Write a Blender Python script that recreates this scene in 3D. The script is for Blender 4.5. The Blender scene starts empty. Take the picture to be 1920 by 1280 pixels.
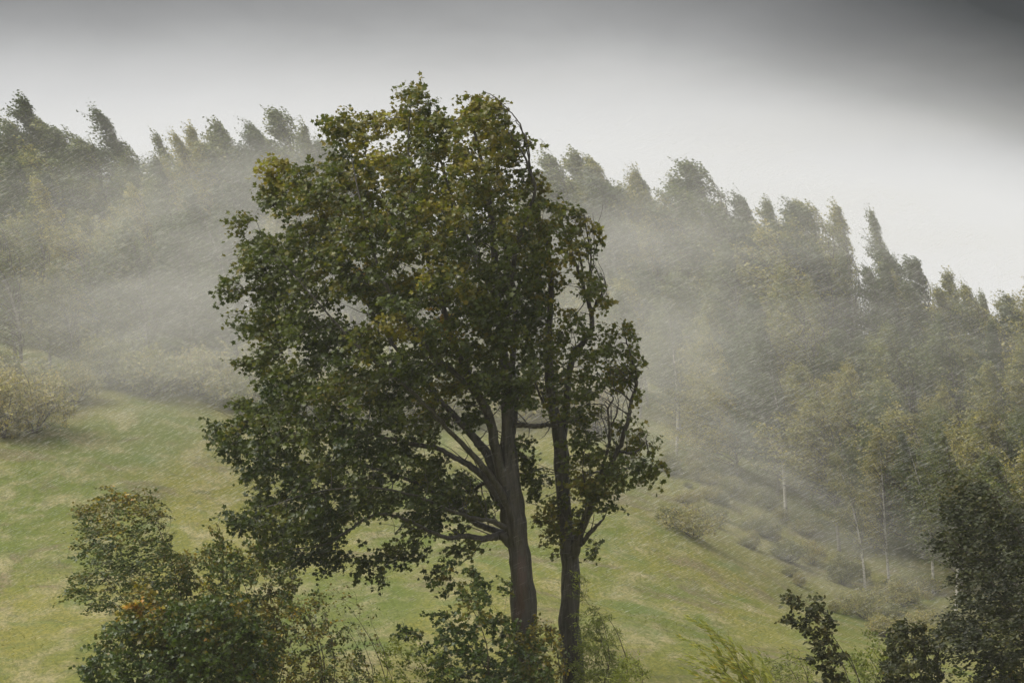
import bpy, math
import numpy as np
from mathutils import Vector, Matrix

S = bpy.context.scene
COL = S.collection
rng = np.random.default_rng(7)
FP = 3750.0                       # focal length in pixels of the 1920 wide photograph
R = math.radians

# ------------------------------------------------------------------ camera
cam_d = bpy.data.cameras.new('camera')
cam_d.lens = 36.0 * FP / 1920.0
cam_d.sensor_width = 36.0
cam_d.clip_start = 0.1
cam_d.clip_end = 5000
cam = bpy.data.objects.new('camera', cam_d)
COL.objects.link(cam)
cam.location = (0, 0, 0)
cam.rotation_euler = (R(90), 0, 0)
S.camera = cam

# ------------------------------------------------------------------ world, sun, exposure
SUN_EL, SUN_AZ = 50.0, -106.0      # degrees; azimuth from +Y towards +X
W = bpy.data.worlds.new('World')
S.world = W
W.use_nodes = True
nt = W.node_tree
for n in list(nt.nodes):
    nt.nodes.remove(n)


class NT:
    """small helper round a node tree"""
    def __init__(s, tree): s.t = tree
    def n(s, typ, **kw):
        nd = s.t.nodes.new(typ)
        for k, v in kw.items():
            setattr(nd, k, v)
        return nd
    def l(s, a, b): s.t.links.new(a, b)
    def put(s, sock, v):
        if hasattr(v, 'is_output'): s.l(v, sock)
        else: sock.default_value = v
    def math(s, op, a, b=0.0, c=None, clamp=False):
        m = s.n('ShaderNodeMath', operation=op, use_clamp=clamp)
        s.put(m.inputs[0], a); s.put(m.inputs[1], b)
        if c is not None: s.put(m.inputs[2], c)
        return m.outputs[0]
    def mapr(s, v, a, b, c=0.0, d=1.0, smooth=True):
        m = s.n('ShaderNodeMapRange')
        if smooth: m.interpolation_type = 'SMOOTHSTEP'
        s.put(m.inputs[0], v)
        for i, x in zip((1, 2, 3, 4), (a, b, c, d)): s.put(m.inputs[i], x)
        return m.outputs[0]
    def mix(s, f, a, b, blend='MIX'):
        m = s.n('ShaderNodeMix', data_type='RGBA', blend_type=blend)
        s.put(m.inputs[0], f)
        s.put(m.inputs[6], a if hasattr(a, 'is_output') else (*a, 1))
        s.put(m.inputs[7], b if hasattr(b, 'is_output') else (*b, 1))
        return m.outputs[2]
    def noise(s, vec, scale, detail=3, rough=0.5, dist=0.0):
        m = s.n('ShaderNodeTexNoise')
        if vec is not None: s.l(vec, m.inputs['Vector'])
        m.inputs['Scale'].default_value = scale
        m.inputs['Detail'].default_value = detail
        m.inputs['Roughness'].default_value = rough
        m.inputs['Distortion'].default_value = dist
        return m.outputs[0]


w = NT(nt)
out = w.n('ShaderNodeOutputWorld')
bg = w.n('ShaderNodeBackground')
bg.inputs['Strength'].default_value = 0.10
w.l(bg.outputs[0], out.inputs[0])
sky = w.n('ShaderNodeTexSky', sky_type='NISHITA')
sky.sun_disc = False
sky.sun_elevation = R(SUN_EL)
sky.sun_rotation = R(SUN_AZ)
tc = w.n('ShaderNodeTexCoord')
sep = w.n('ShaderNodeSeparateXYZ')
w.l(tc.outputs['Generated'], sep.inputs[0])
X_, Y_, Z_ = sep.outputs
mp = w.n('ShaderNodeMapping')
w.l(tc.outputs['Generated'], mp.inputs[0])
mp.inputs['Scale'].default_value = (1, 1, 2.6)
mp.inputs['Location'].default_value = (3.1, 0.4, 1.7)
nz = w.noise(mp.outputs[0], 3.2, 4, 0.5)
nzc = w.math('SUBTRACT', nz, 0.5)
# overcast: bright low band, greyer upwards; a heavy rain cloud comes lower on one side
nzd = w.math('SUBTRACT', w.noise(mp.outputs[0], 9.0, 4, 0.6, .5), 0.5)
zz = w.math('MULTIPLY_ADD', nzd, 0.014, w.math('MULTIPLY_ADD', nzc, 0.040, Z_))
xp = w.math('MAXIMUM', X_, 0.0)
xn = w.math('MINIMUM', X_, 0.0)
kk = w.math('MINIMUM', w.math('MULTIPLY', w.math('MULTIPLY', xp, xp), 10.0), 0.74)
kk = w.math('MULTIPLY', kk, w.mapr(Y_, -0.3, 0.3))
kl = w.math('MINIMUM', w.math('MULTIPLY', w.math('MULTIPLY', xn, xn), 1.6), .12)
tt_ = w.math('MULTIPLY', zz, w.math('ADD', w.math('ADD', kk, kl), 1.0))
rp = w.n('ShaderNodeValToRGB'); rp.color_ramp.interpolation = 'B_SPLINE'
w.l(w.math('MULTIPLY', tt_, 4.0), rp.inputs[0])
els = rp.color_ramp.elements
STOPS = [(0.0, .61), (.100, .60), (.124, .525), (.146, .395), (.165, .245), (.19, .145), (.215, .092), (.25, .05)]
els[0].position, els[0].color = 0.0, (.61, .61, .61, 1)
els[1].position, els[1].color = .98, (.03, .03, .03, 1)
for p_, v_ in STOPS[1:-1]:
    e_ = els.new(p_ * 4); e_.color = (v_, v_, v_, 1)
flo = w.math('MULTIPLY', w.mapr(kk, 0.0, 0.25, 1.0, 0.0), 0.19)
lv = w.math('MAXIMUM', rp.outputs[0], flo)
over2 = w.mix(1.0, w.mix(lv, (.0, .0, .0), (1.0, 1.0, 1.0)), (1.0, 1.0, 1.0), 'MULTIPLY')
hi = w.mapr(Z_, 0.35, 0.8)                       # overhead the cover is even, mid grey
over3 = w.mix(hi, over2, (0.70, 0.70, 0.70))
sc10 = w.mix(1.0, over3, (10.0, 10.0, 10.0), 'MULTIPLY')
fin = w.mix(0.03, sc10, sky.outputs[0])
w.l(fin, bg.inputs['Color'])

sun_d = bpy.data.lights.new('sun', 'SUN')
sun_d.energy = 3.1
sun_d.angle = R(38)
sun_d.color = (1.0, 0.965, 0.91)
sun = bpy.data.objects.new('sun', sun_d)
COL.objects.link(sun)
sd = Vector((math.sin(R(SUN_AZ)) * math.cos(R(SUN_EL)), math.cos(R(SUN_AZ)) * math.cos(R(SUN_EL)), math.sin(R(SUN_EL))))
sun.rotation_euler = sd.to_track_quat('Z', 'Y').to_euler()
sun.location = (-60, -20, 120)

S.view_settings.view_transform = 'Standard'
S.view_settings.look = 'None'
S.view_settings.gamma = 1
S.view_settings.use_curve_mapping = False
S.view_settings.exposure = 0.45
S.render.engine = 'CYCLES'
S.cycles.max_bounces = 6
S.cycles.diffuse_bounces = 3
S.cycles.transmission_bounces = 4
S.cycles.volume_bounces = 1
S.cycles.transparent_max_bounces = 24
S.cycles.use_denoising = True
S.cycles.denoiser = 'OPENIMAGEDENOISE'


# ------------------------------------------------------------------ helpers
def world_pt(px, py, d):
    """the place seen at a photograph pixel at depth d metres"""
    return np.array([(px - 960.0) / FP * d, d, -(py - 640.0) / FP * d])


def nrm(v):
    return v / np.maximum(np.linalg.norm(v, axis=-1, keepdims=True), 1e-9)


# ---- terrain: thin plate spline through surveyed points (pixel, pixel, depth)
CP = [(0, 1330, 62), (480, 1330, 62), (960, 1330, 60), (1400, 1345, 62), (1920, 1360, 66),
      (0, 1150, 76), (0, 980, 88), (0, 860, 97), (0, 775, 106), (250, 735, 113), (480, 780, 116), (480, 960, 95), (480, 1130, 77),
      (740, 790, 120), (960, 800, 122), (960, 960, 98), (960, 1130, 77), (1240, 830, 121), (1240, 985, 98), (1240, 1150, 80),
      (1500, 1000, 114), (1500, 1130, 96), (1600, 1090, 108), (1750, 1120, 106), (1750, 1210, 92), (1920, 1200, 98), (2200, 1220, 98)]
pts = [world_pt(*c) for c in CP]
RIDGE = [(-300, 2.5), (0, 2.6), (300, 2.3), (600, 1.8), (1000, 0.9), (1300, -0.4), (1500, -2.2), (1650, -4.4), (1800, -6.8), (1950, -8.8), (2300, -12)]
for px, z in RIDGE:
    pts.append(np.array([(px - 960) / FP * 155, 155, z]))
for x in (-120, -60, 0, 60, 120):
    pts.append(np.array([x, 190, 1.0 - max(0, x) * 0.12]))
    pts.append(np.array([x * 2.5, 300, -16.0]))
    pts.append(np.array([x * 2.5, -150, -3.0]))
pts += [np.array(p, float) for p in ((0, 0, -1.7), (-20, 2, -1.9), (20, 2, -1.9), (0, 18, -6.6), (-25, 25, -8.5), (25, 25, -8.8), (0, 40, -10.2),
                                     (-60, 60, -9.5), (60, 60, -13), (-120, 90, -3), (120, 90, -16), (-300, 60, 0), (300, 60, -20))]
pts = np.array(pts)


def tps_k(r2):
    return 0.5 * r2 * np.log(r2 + 1e-9)


A = pts[:, :2] / 100.0
n_ = len(A)
K = tps_k(((A[:, None] - A[None]) ** 2).sum(-1)) + np.eye(n_) * 2e-4
Pm = np.hstack([np.ones((n_, 1)), A])
M_ = np.zeros((n_ + 3, n_ + 3))
M_[:n_, :n_] = K; M_[:n_, n_:] = Pm; M_[n_:, :n_] = Pm.T
sol = np.linalg.solve(M_, np.concatenate([pts[:, 2], np.zeros(3)]))


def ground_z(x, y):
    q = np.stack([np.atleast_1d(x), np.atleast_1d(y)], -1).astype(float) / 100.0
    outz = np.zeros(len(q))
    for i in range(0, len(q), 20000):
        s = q[i:i + 20000]
        k = tps_k(((s[:, None] - A[None]) ** 2).sum(-1))
        outz[i:i + 20000] = k @ sol[:n_] + sol[n_] + s @ sol[n_ + 1:]
    x_, y_ = q[:, 0] * 100, q[:, 1] * 100
    outz += 0.10 * np.sin(x_ * 0.31 + 1.3 * np.sin(y_ * 0.17)) + 0.07 * np.sin(y_ * 0.52 + x_ * 0.21) + 0.04 * np.sin(x_ * 1.1 - y_ * 0.7)
    return outz


def gz(x, y):
    return float(ground_z(x, y)[0])


# ---- mesh building
class Buf:
    def __init__(s):
        s.v, s.t, s.q, s.tt, s.qt, s.n = [], [], [], [], [], 0
    def add(s, v, tris=None, quads=None, tint_t=None, tint_q=None):
        v = np.asarray(v, float).reshape(-1, 3)
        if tris is not None:
            tris = np.asarray(tris).reshape(-1, 3)
            s.t.append(tris + s.n); s.tt.append(np.zeros(len(tris)) if tint_t is None else tint_t)
        if quads is not None:
            quads = np.asarray(quads).reshape(-1, 4)
            s.q.append(quads + s.n); s.qt.append(np.zeros(len(quads)) if tint_q is None else tint_q)
        s.v.append(v); s.n += len(v)
    def mesh(s, name, mat, smooth=False):
        v = np.concatenate(s.v) if s.v else np.zeros((0, 3))
        t = np.concatenate(s.t) if s.t else np.zeros((0, 3), int)
        q = np.concatenate(s.q) if s.q else np.zeros((0, 4), int)
        me = bpy.data.meshes.new(name)
        me.vertices.add(len(v)); me.vertices.foreach_set('co', v.astype(np.float32).ravel())
        li = np.concatenate([t.ravel(), q.ravel()]).astype(np.int32)
        me.loops.add(len(li)); me.loops.foreach_set('vertex_index', li)
        st = np.concatenate([np.arange(len(t)) * 3, len(t) * 3 + np.arange(len(q)) * 4]).astype(np.int32)
        me.polygons.add(len(st)); me.polygons.foreach_set('loop_start', st)
        me.update(calc_edges=True)
        at = me.attributes.new('tint', 'FLOAT', 'FACE')
        tn = np.concatenate(s.tt + s.qt) if (s.tt or s.qt) else np.zeros(0)
        at.data.foreach_set('value', tn.astype(np.float32))
        if smooth:
            me.polygons.foreach_set('use_smooth', np.ones(len(st), bool))
        me.materials.append(mat)
        me.validate()
        return me


def link(name, me, parent=None, **props):
    o = bpy.data.objects.new(name, me)
    COL.objects.link(o)
    if parent is not None: o.parent = parent
    for k, v in props.items():
        if v is not None: o[k] = v
    return o


def thing(name, loc, label, cat, group=None):
    o = link(name, None, label=label, category=cat, group=group)
    o.location = loc
    o.empty_display_size = 0.3
    return o


def tubes(buf, P, Rr, sides=3, tint=0.0, rough=0.0, ridges=0.0):
    """P (B,n,3) centre lines, Rr (B,n) radii"""
    P = np.asarray(P, float); Rr = np.asarray(Rr, float)
    if P.ndim == 2: P, Rr = P[None], Rr[None]
    B, n, _ = P.shape
    T = nrm(np.gradient(P, axis=1))
    ref = np.zeros_like(T); ref[..., 1] = 1.0
    bad = np.abs(T[..., 1]).mean(1) > 0.9
    ref[bad] = (1, 0, 0)
    U = nrm(np.cross(T, ref)); V = np.cross(T, U)
    a = np.arange(sides) / sides * 2 * np.pi
    rr = Rr[..., None] * np.ones(sides)
    if rough:
        k = np.arange(n)[None, :, None]
        rr = rr * (1 + rough * (np.sin(3 * a + k * 0.33) * 0.5 + rng.normal(0, .35, rr.shape)))
    if ridges:
        col = rng.normal(0, 1, (n, sides))
        for _k in range(3): col = (np.roll(col, 1, 0) + col + np.roll(col, -1, 0)) / 1.9      # furrows run along the stem
        big = rng.normal(0, 1, (n, sides))
        for _k in range(14): big = (np.roll(big, 1, 0) + big + np.roll(big, -1, 0) + np.roll(big, 1, 1) + np.roll(big, -1, 1)) / 3.9
        rr = rr * (1 + ridges * np.abs(col)[None] * .55 + .018 * big[None])
    v = P[:, :, None] + rr[..., None] * (np.cos(a)[None, None, :, None] * U[:, :, None] + np.sin(a)[None, None, :, None] * V[:, :, None])
    i = np.arange(n - 1)[:, None] * sides + np.arange(sides)[None]
    j = np.arange(n - 1)[:, None] * sides + (np.arange(sides) + 1)[None] % sides
    f = np.stack([i, j, j + sides, i + sides], -1).reshape(-1, 4)
    F = (f[None] + (np.arange(B) * n * sides)[:, None, None]).reshape(-1, 4)
    buf.add(v, quads=F, tint_q=np.full(len(F), tint))


def smooth_line(p, r, k=4):
    """Catmull-Rom through p (n,3) with radii r"""
    p = np.asarray(p, float); r = np.asarray(r, float)
    q = np.vstack([2 * p[0] - p[1], p, 2 * p[-1] - p[-2]])
    o, ro = [], []
    for i in range(1, len(q) - 2):
        for t in np.arange(k) / k:
            a, b, c, d = q[i - 1], q[i], q[i + 1], q[i + 2]
            o.append(0.5 * ((2 * b) + (-a + c) * t + (2 * a - 5 * b + 4 * c - d) * t * t + (-a + 3 * b - 3 * c + d) * t ** 3))
            ro.append(r[i - 1] * (1 - t) + r[i] * t)
    o.append(p[-1]); ro.append(r[-1])
    return np.array(o), np.array(ro)


# leaf shapes: x across, y along, z out of the leaf
def fan(outline, c):
    v = np.array([[c[0], c[1], 0.0]] + [[x, y, 0.28 * abs(x)] for x, y in outline])
    n = len(outline)
    f = np.array([[0, i + 1, (i + 1) % n + 1] for i in range(n)])
    return v, f


MAPLE = fan([(0.0, 0.0), (0.34, 0.02), (0.30, 0.26), (0.62, 0.50), (0.30, 0.60), (0.14, 0.72), (0.0, 1.05),
             (-0.14, 0.72), (-0.30, 0.60), (-0.62, 0.50), (-0.30, 0.26), (-0.34, 0.02)], (0, 0.42))
OVAL = (np.array([[0, 0, 0], [.36, .35, .08], [.26, .8, .06], [0, 1.1, 0], [-.26, .8, .06], [-.36, .35, .08]], float),
        np.array([[0, 1, 2], [0, 2, 3], [0, 3, 4], [0, 4, 5]]))
BIRCH = (np.array([[0, 0, 0], [.4, .45, .1], [0, 1.1, 0], [-.4, .45, .1]], float), np.array([[0, 1, 2], [0, 2, 3]]))
WILLOW = (np.array([[0, 0, 0], [.17, .5, .03], [0, 1.4, 0], [-.17, .5, .03]], float), np.array([[0, 1, 2], [0, 2, 3]]))


def leaf_frames(D, Nn):
    D = nrm(D); Nn = nrm(Nn - (Nn * D).sum(-1, keepdims=True) * D)
    return D, Nn, np.cross(D, Nn)


def leaves(buf, shape, P, D, Nn, size, tint):
    tv, tf = shape
    D, Nn, B = leaf_frames(D, Nn)
    N = len(P)
    v = P[:, None] + size[:, None, None] * (tv[None, :, 0:1] * B[:, None] + tv[None, :, 1:2] * D[:, None] + tv[None, :, 2:3] * Nn[:, None])
    F = (tf[None] + (np.arange(N) * len(tv))[:, None, None]).reshape(-1, 3)
    buf.add(v, tris=F, tint_t=np.repeat(tint, len(tf)))


# ------------------------------------------------------------------ materials
def material(name):
    m = bpy.data.materials.new(name); m.use_nodes = True
    t = m.node_tree
    for n in list(t.nodes): t.nodes.remove(n)
    return m, NT(t)


def leaf_mat(name, stops, under=(0.12, 0.15, 0.08), rough=0.42, trans=0.28, vary=0.0):
    """stops: [(tint, colour)]; lighter underside; vary: hue change from one plant to the next"""
    m, t = material(name)
    o = t.n('ShaderNodeOutputMaterial')
    at = t.n('ShaderNodeAttribute', attribute_name='tint')
    cr = t.n('ShaderNodeValToRGB')
    el = cr.color_ramp.elements
    el[0].position, el[0].color = stops[0][0], (*stops[0][1], 1)
    el[1].position, el[1].color = stops[-1][0], (*stops[-1][1], 1)
    for p, c in stops[1:-1]:
        e = el.new(p); e.color = (*c, 1)
    f = at.outputs['Fac']
    if vary:
        oi = t.n('ShaderNodeObjectInfo')
        f = t.math('ADD', f, t.math('MULTIPLY', t.math('SUBTRACT', oi.outputs['Random'], 0.5), vary), clamp=True)
    t.l(f, cr.inputs[0])
    g = t.n('ShaderNodeNewGeometry')
    c = t.mix(t.math('MULTIPLY', g.outputs['Backfacing'], 0.5), cr.outputs[0], under)
    p = t.n('ShaderNodeBsdfPrincipled')
    t.l(c, p.inputs['Base Color']); p.inputs['Roughness'].default_value = rough
    p.inputs['Specular IOR Level'].default_value = 0.45
    tr = t.n('ShaderNodeBsdfTranslucent')
    t.l(t.mix(1.0, cr.outputs[0], (1.5, 1.6, 0.8), 'MULTIPLY'), tr.inputs[0])
    mx = t.n('ShaderNodeMixShader'); mx.inputs[0].default_value = trans
    t.l(p.outputs[0], mx.inputs[1]); t.l(tr.outputs[0], mx.inputs[2]); t.l(mx.outputs[0], o.inputs[0])
    return m


def bark_mat(name, c1, c2, scale=6.0, stretch=0.25, bump=0.5, rough=0.65, bare=None):
    m, t = material(name)
    o = t.n('ShaderNodeOutputMaterial')
    tcn = t.n('ShaderNodeTexCoord')
    mpn = t.n('ShaderNodeMapping'); t.l(tcn.outputs['Object'], mpn.inputs[0])
    mpn.inputs['Scale'].default_value = (1, 1, stretch)
    a = t.noise(mpn.outputs[0], scale, 6, 0.65, 0.4)
    b = t.noise(tcn.outputs['Object'], 1.1, 3)
    f = t.mapr(t.math('MULTIPLY_ADD', b, 0.5, a), 0.45, 1.0)
    c = t.mix(f, c1, c2)
    # green lichen on a windward side
    ln = t.noise(tcn.outputs['Object'], 2.3, 4, 0.6)
    c = t.mix(t.mapr(ln, 0.56, 0.72, 0, 0.35), c, (0.06, 0.075, 0.05))
    if bare is not None:
        v = t.n('ShaderNodeVectorMath', operation='DISTANCE')
        t.l(mpn.outputs[0], v.inputs[0])
        v.inputs[1].default_value = (bare[0], bare[1], bare[2] * stretch)
        bm = t.mapr(t.math('MULTIPLY_ADD', a, 0.5, v.outputs['Value']), 0.50, 0.34)
        c = t.mix(t.math('MULTIPLY', bm, 0.6), c, (0.12, 0.07, 0.055))
    p = t.n('ShaderNodeBsdfPrincipled')
    t.l(c, p.inputs['Base Color']); p.inputs['Roughness'].default_value = rough
    bp = t.n('ShaderNodeBump'); bp.inputs['Strength'].default_value = bump; bp.inputs['Distance'].default_value = 0.06
    t.l(a, bp.inputs['Height']); t.l(bp.outputs[0], p.inputs['Normal'])
    t.l(p.outputs[0], o.inputs[0])
    return m


def birch_bark(name='birch_bark', pale=(0.20, 0.18, 0.155)):
    m, t = material(name)
    o = t.n('ShaderNodeOutputMaterial')
    tcn = t.n('ShaderNodeTexCoord')
    mpn = t.n('ShaderNodeMapping'); t.l(tcn.outputs['Object'], mpn.inputs[0])
    mpn.inputs['Scale'].default_value = (1, 1, 3.5)
    a = t.noise(mpn.outputs[0], 2.2, 4, 0.6)
    c = t.mix(t.mapr(a, 0.52, 0.66), pale, (0.07, 0.06, 0.055))
    p = t.n('ShaderNodeBsdfPrincipled')
    t.l(c, p.inputs['Base Color']); p.inputs['Roughness'].default_value = 0.6
    t.l(p.outputs[0], o.inputs[0])
    return m


M_MAPLE = leaf_mat('maple_leaf', [(0.0, (0.026, 0.043, 0.008)), (0.35, (0.092, 0.110, 0.014)), (0.60, (0.20, 0.155, 0.020)),
                                  (0.78, (0.30, 0.30, 0.035)), (1.0, (0.36, 0.19, 0.025))], under=(0.12, 0.15, 0.06), trans=.34)
M_SHRUB = leaf_mat('shrub_leaf', [(0.0, (0.024, 0.046, 0.010)), (0.42, (0.080, 0.115, 0.018)), (0.65, (0.17, 0.13, 0.024)),
                                  (0.82, (0.34, 0.28, 0.025)), (1.0, (0.42, 0.21, 0.02))], under=(0.12, 0.15, 0.07))
M_DARKLEAF = leaf_mat('hornbeam_leaf', [(0.0, (0.016, 0.022, 0.007)), (0.4, (0.055, 0.062, 0.014)), (0.7, (0.11, 0.09, 0.018)), (1.0, (0.26, 0.2, 0.03))], under=(0.04, 0.05, 0.025), rough=.55, trans=.2)
M_WILLOW = leaf_mat('willow_leaf', [(0.0, (0.11, 0.14, 0.03)), (0.5, (0.28, 0.31, 0.06)), (0.85, (0.42, 0.40, 0.09)),
                                    (1.0, (0.6, 0.42, 0.05))], under=(0.36, 0.38, 0.20), rough=0.4, trans=.4)
M_BIRCHLEAF = leaf_mat('birch_leaf', [(0.0, (0.048, 0.072, 0.024)), (0.35, (0.125, 0.155, 0.042)), (0.65, (0.25, 0.235, 0.06)),
                                      (1.0, (0.44, 0.36, 0.08))], under=(0.18, 0.20, 0.11), vary=0.85)
M_SCRUB = leaf_mat('scrub_leaf', [(0.0, (0.12, 0.13, 0.045)), (0.4, (0.24, 0.24, 0.075)), (0.7, (0.38, 0.32, 0.11)),
                                  (1.0, (0.40, 0.31, 0.10))], under=(0.18, 0.19, 0.11), vary=0.5)
M_BARK = bark_mat('maple_bark', (0.009, 0.008, 0.007), (0.092, 0.080, 0.070), scale=9.0, stretch=.16, bump=.9, rough=.42, bare=None)
M_TWIG = bark_mat('twig_bark', (0.030, 0.022, 0.017), (0.085, 0.065, 0.050), bump=0.1)
M_BIRCHBARK = birch_bark()
M_PALEBARK = birch_bark('pale_birch_bark', (0.50, 0.47, 0.42))


def grass_mat():
    m, t = material('meadow_grass')
    o = t.n('ShaderNodeOutputMaterial')
    tcn = t.n('ShaderNodeTexCoord')
    mpn = t.n('ShaderNodeMapping'); t.l(tcn.outputs['Object'], mpn.inputs[0])
    mpn.inputs['Scale'].default_value = (1, 0.55, 1)
    big = t.noise(mpn.outputs[0], 0.11, 4, 0.55, 0.6)
    mid = t.noise(mpn.outputs[0], 0.7, 5, 0.6, 0.3)
    fin_ = t.noise(mpn.outputs[0], 7.0, 5, 0.75)
    mp2 = t.n('ShaderNodeMapping'); t.l(tcn.outputs['Object'], mp2.inputs[0])
    mp2.inputs['Location'].default_value = (40, 7, 3)
    b2 = t.noise(mp2.outputs[0], 0.28, 5, 0.6, 0.5)
    c = t.mix(t.mapr(big, 0.36, 0.62), (0.140, 0.172, 0.034), (0.245, 0.225, 0.050))
    c = t.mix(t.mapr(mid, 0.42, 0.72, 0, 0.75), c, (0.40, 0.335, 0.19))
    c = t.mix(t.mapr(b2, 0.53, 0.66, 0, 0.75), c, (0.20, 0.155, 0.095))
    b3 = t.noise(mp2.outputs[0], 0.9, 4, 0.65, 0.8)
    c = t.mix(t.mapr(b3, 0.56, 0.70, 0, 0.6), c, (0.115, 0.115, 0.055))
    c = t.mix(t.mapr(b2, 0.44, 0.30, 0, 0.6), c, (0.115, 0.17, 0.045))
    c = t.mix(t.mapr(fin_, 0.40, 0.60, 0.0, 0.55), c, (0.085, 0.11, 0.03))
    p = t.n('ShaderNodeBsdfPrincipled'); p.inputs['Roughness'].default_value = 0.8
    p.inputs['Specular IOR Level'].default_value = 0.2
    t.l(c, p.inputs['Base Color'])
    bp = t.n('ShaderNodeBump'); bp.inputs['Strength'].default_value = 0.9; bp.inputs['Distance'].default_value = 0.12
    t.l(t.math('MULTIPLY_ADD', mid, 1.5, fin_), bp.inputs['Height']); t.l(bp.outputs[0], p.inputs['Normal'])
    t.l(p.outputs[0], o.inputs[0])
    return m


M_GRASS = grass_mat()
M_BLADE = leaf_mat('grass_blade', [(0.0, (0.12, 0.18, 0.045)), (0.45, (0.195, 0.205, 0.044)), (0.75, (0.30, 0.26, 0.09)),
                                   (1.0, (0.50, 0.39, 0.2))], under=(0.24, 0.26, 0.11), rough=0.6)

# ------------------------------------------------------------------ ground
xs = np.concatenate([np.arange(-300, -60, 8), np.arange(-60, 60, 0.8), np.arange(60, 301, 8)])
ys = np.concatenate([np.arange(-150, 40, 5), np.arange(40, 160, 0.8), np.arange(160, 301, 7)])
GX, GY = np.meshgrid(xs, ys)
GZ = ground_z(GX.ravel(), GY.ravel())
nx, ny = len(xs), len(ys)
i = np.arange(ny - 1)[:, None] * nx + np.arange(nx - 1)[None]
gb = Buf()
gb.add(np.stack([GX.ravel(), GY.ravel(), GZ], -1), quads=np.stack([i, i + 1, i + 1 + nx, i + nx], -1).reshape(-1, 4))
link('ground', gb.mesh('ground', M_GRASS, True), kind='structure', label='sloping green and yellow meadow rising to the forest edge')

EDGE = np.array([(-200, 103), (0, 106), (250, 113), (480, 116), (740, 120), (1240, 121), (1500, 114), (1600, 109), (1750, 106), (1920, 98), (2200, 97)], float)


def edge_depth(px):
    return np.interp(px, EDGE[:, 0], EDGE[:, 1])


# grass tufts: blades a little proud of the sheet, bent by the wind
N = 110000
gy = 60 + 62 * rng.random(N) ** 0.8
gpx = rng.uniform(-60, 1980, N)
keep = gy < edge_depth(gpx) + 3
gy, gpx = gy[keep], gpx[keep]
gx = (gpx - 960) / FP * gy
cl = np.sin(gx * 0.9 + 2 * np.sin(gy * .35)) + np.sin(gy * 0.8 + gx * .3) + rng.normal(0, .6, len(gx))
keep = cl > -0.6
gx, gy, cl = gx[keep], gy[keep], cl[keep]
gzv = ground_z(gx, gy)
P = np.stack([gx, gy, gzv - 0.02], -1)
D = np.stack([-0.9 + rng.normal(0, .45, len(gx)), rng.normal(0, .4, len(gx)), 0.45 + rng.random(len(gx)) * 0.5], -1)
Nn = rng.normal(0, 1, (len(gx), 3)); Nn[:, 1] -= 0.8
tb = Buf()
tt = np.clip(0.42 + 0.16 * np.sin(gx * .22 + 1.7 * np.sin(gy * .13)) + 0.1 * np.sin(gy * .31 + gx * .11) + rng.normal(0, .10, len(gx)), 0, 1)
leaves(tb, (np.array([[-.07, 0, 0], [.07, 0, 0], [0, 1, 0.1]], float), np.array([[0, 1, 2]])), P, D, Nn, rng.uniform(.06, .19, len(gx)), tt)
link('meadow_grass', tb.mesh('meadow_grass', M_BLADE), kind='stuff', label='windswept grass blades covering the meadow slope')


# ------------------------------------------------------------------ plants
WIND = nrm(np.array([-1.0, 0.12, -0.02]))


def shoots(C, OUT, L, per, lps, shape, size, tint, spread=0.5, wind=0.9, up=0.15, jitter=0.05, tv=0.12, base_spread=0.15, curl=0.45, droop=0.1, seg=4, orient=0.55, lsc=None):
    """leafy shoots on clump centres C (n,3) growing along OUT; returns twig lines and leaf arrays"""
    n = len(C)
    idx = np.repeat(np.arange(n), per)
    m = len(idx)
    Ls = L * rng.uniform(.55, 1.25, m)
    if lsc is not None: Ls = Ls * lsc[idx]
    st = C[idx] + rng.normal(0, base_spread, (m, 3)) * (1 if lsc is None else lsc[idx][:, None])
    d0 = nrm(OUT[idx] * 0.8 + rng.normal(0, spread, (m, 3)) + WIND * wind * 0.6 + np.array([0, 0, up]))
    t = np.linspace(0, 1, seg)[None, :, None]
    line = st[:, None] + d0[:, None] * Ls[:, None, None] * t + (WIND * wind * curl - np.array([0, 0, droop]))[None, None] * Ls[:, None, None] * t ** 2
    # leaves
    tl = (np.arange(lps) + rng.random((m, lps))) / lps
    tl = 0.12 + 0.93 * tl
    T = tl[..., None]
    pos = st[:, None] + d0[:, None] * Ls[:, None, None] * T + (WIND * wind * curl - np.array([0, 0, droop])) * Ls[:, None, None] * T ** 2
    pos = pos + rng.normal(0, jitter, pos.shape)
    tan = nrm(d0[:, None] + 2 * T * (WIND * wind * curl))
    ld = nrm(tan * 0.5 + WIND * wind * 0.7 + rng.normal(0, orient, pos.shape) + np.array([0, 0, -0.12]))
    nn = rng.normal(0, 0.75, pos.shape) + np.array([0.0, -0.35, 0.75])
    sz = size * rng.uniform(.6, 1.25, (m, lps))
    tn = np.clip(tint[idx][:, None] + rng.normal(0, tv, (m, lps)), 0, 1)
    return line, pos.reshape(-1, 3), ld.reshape(-1, 3), nn.reshape(-1, 3), sz.ravel(), tn.ravel(), np.repeat(idx, lps)


def in_poly(x, y, poly):
    poly = np.asarray(poly, float); r = np.zeros(len(x), bool); j = len(poly) - 1
    for k in range(len(poly)):
        xi, yi = poly[k]; xj, yj = poly[j]
        c = ((yi > y) != (yj > y)) & (x < (xj - xi) * (y - yi) / (yj - yi + 1e-12) + xi)
        r ^= c; j = k
    return r


def edge_dist(x, y, poly):
    poly = np.asarray(poly, float); d = np.full(len(x), 1e9)
    for k in range(len(poly)):
        a, b = poly[k - 1], poly[k]; ab = b - a
        t = np.clip(((x - a[0]) * ab[0] + (y - a[1]) * ab[1]) / (ab @ ab + 1e-9), 0, 1)
        d = np.minimum(d, np.hypot(x - a[0] - t * ab[0], y - a[1] - t * ab[1]))
    return d


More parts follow.
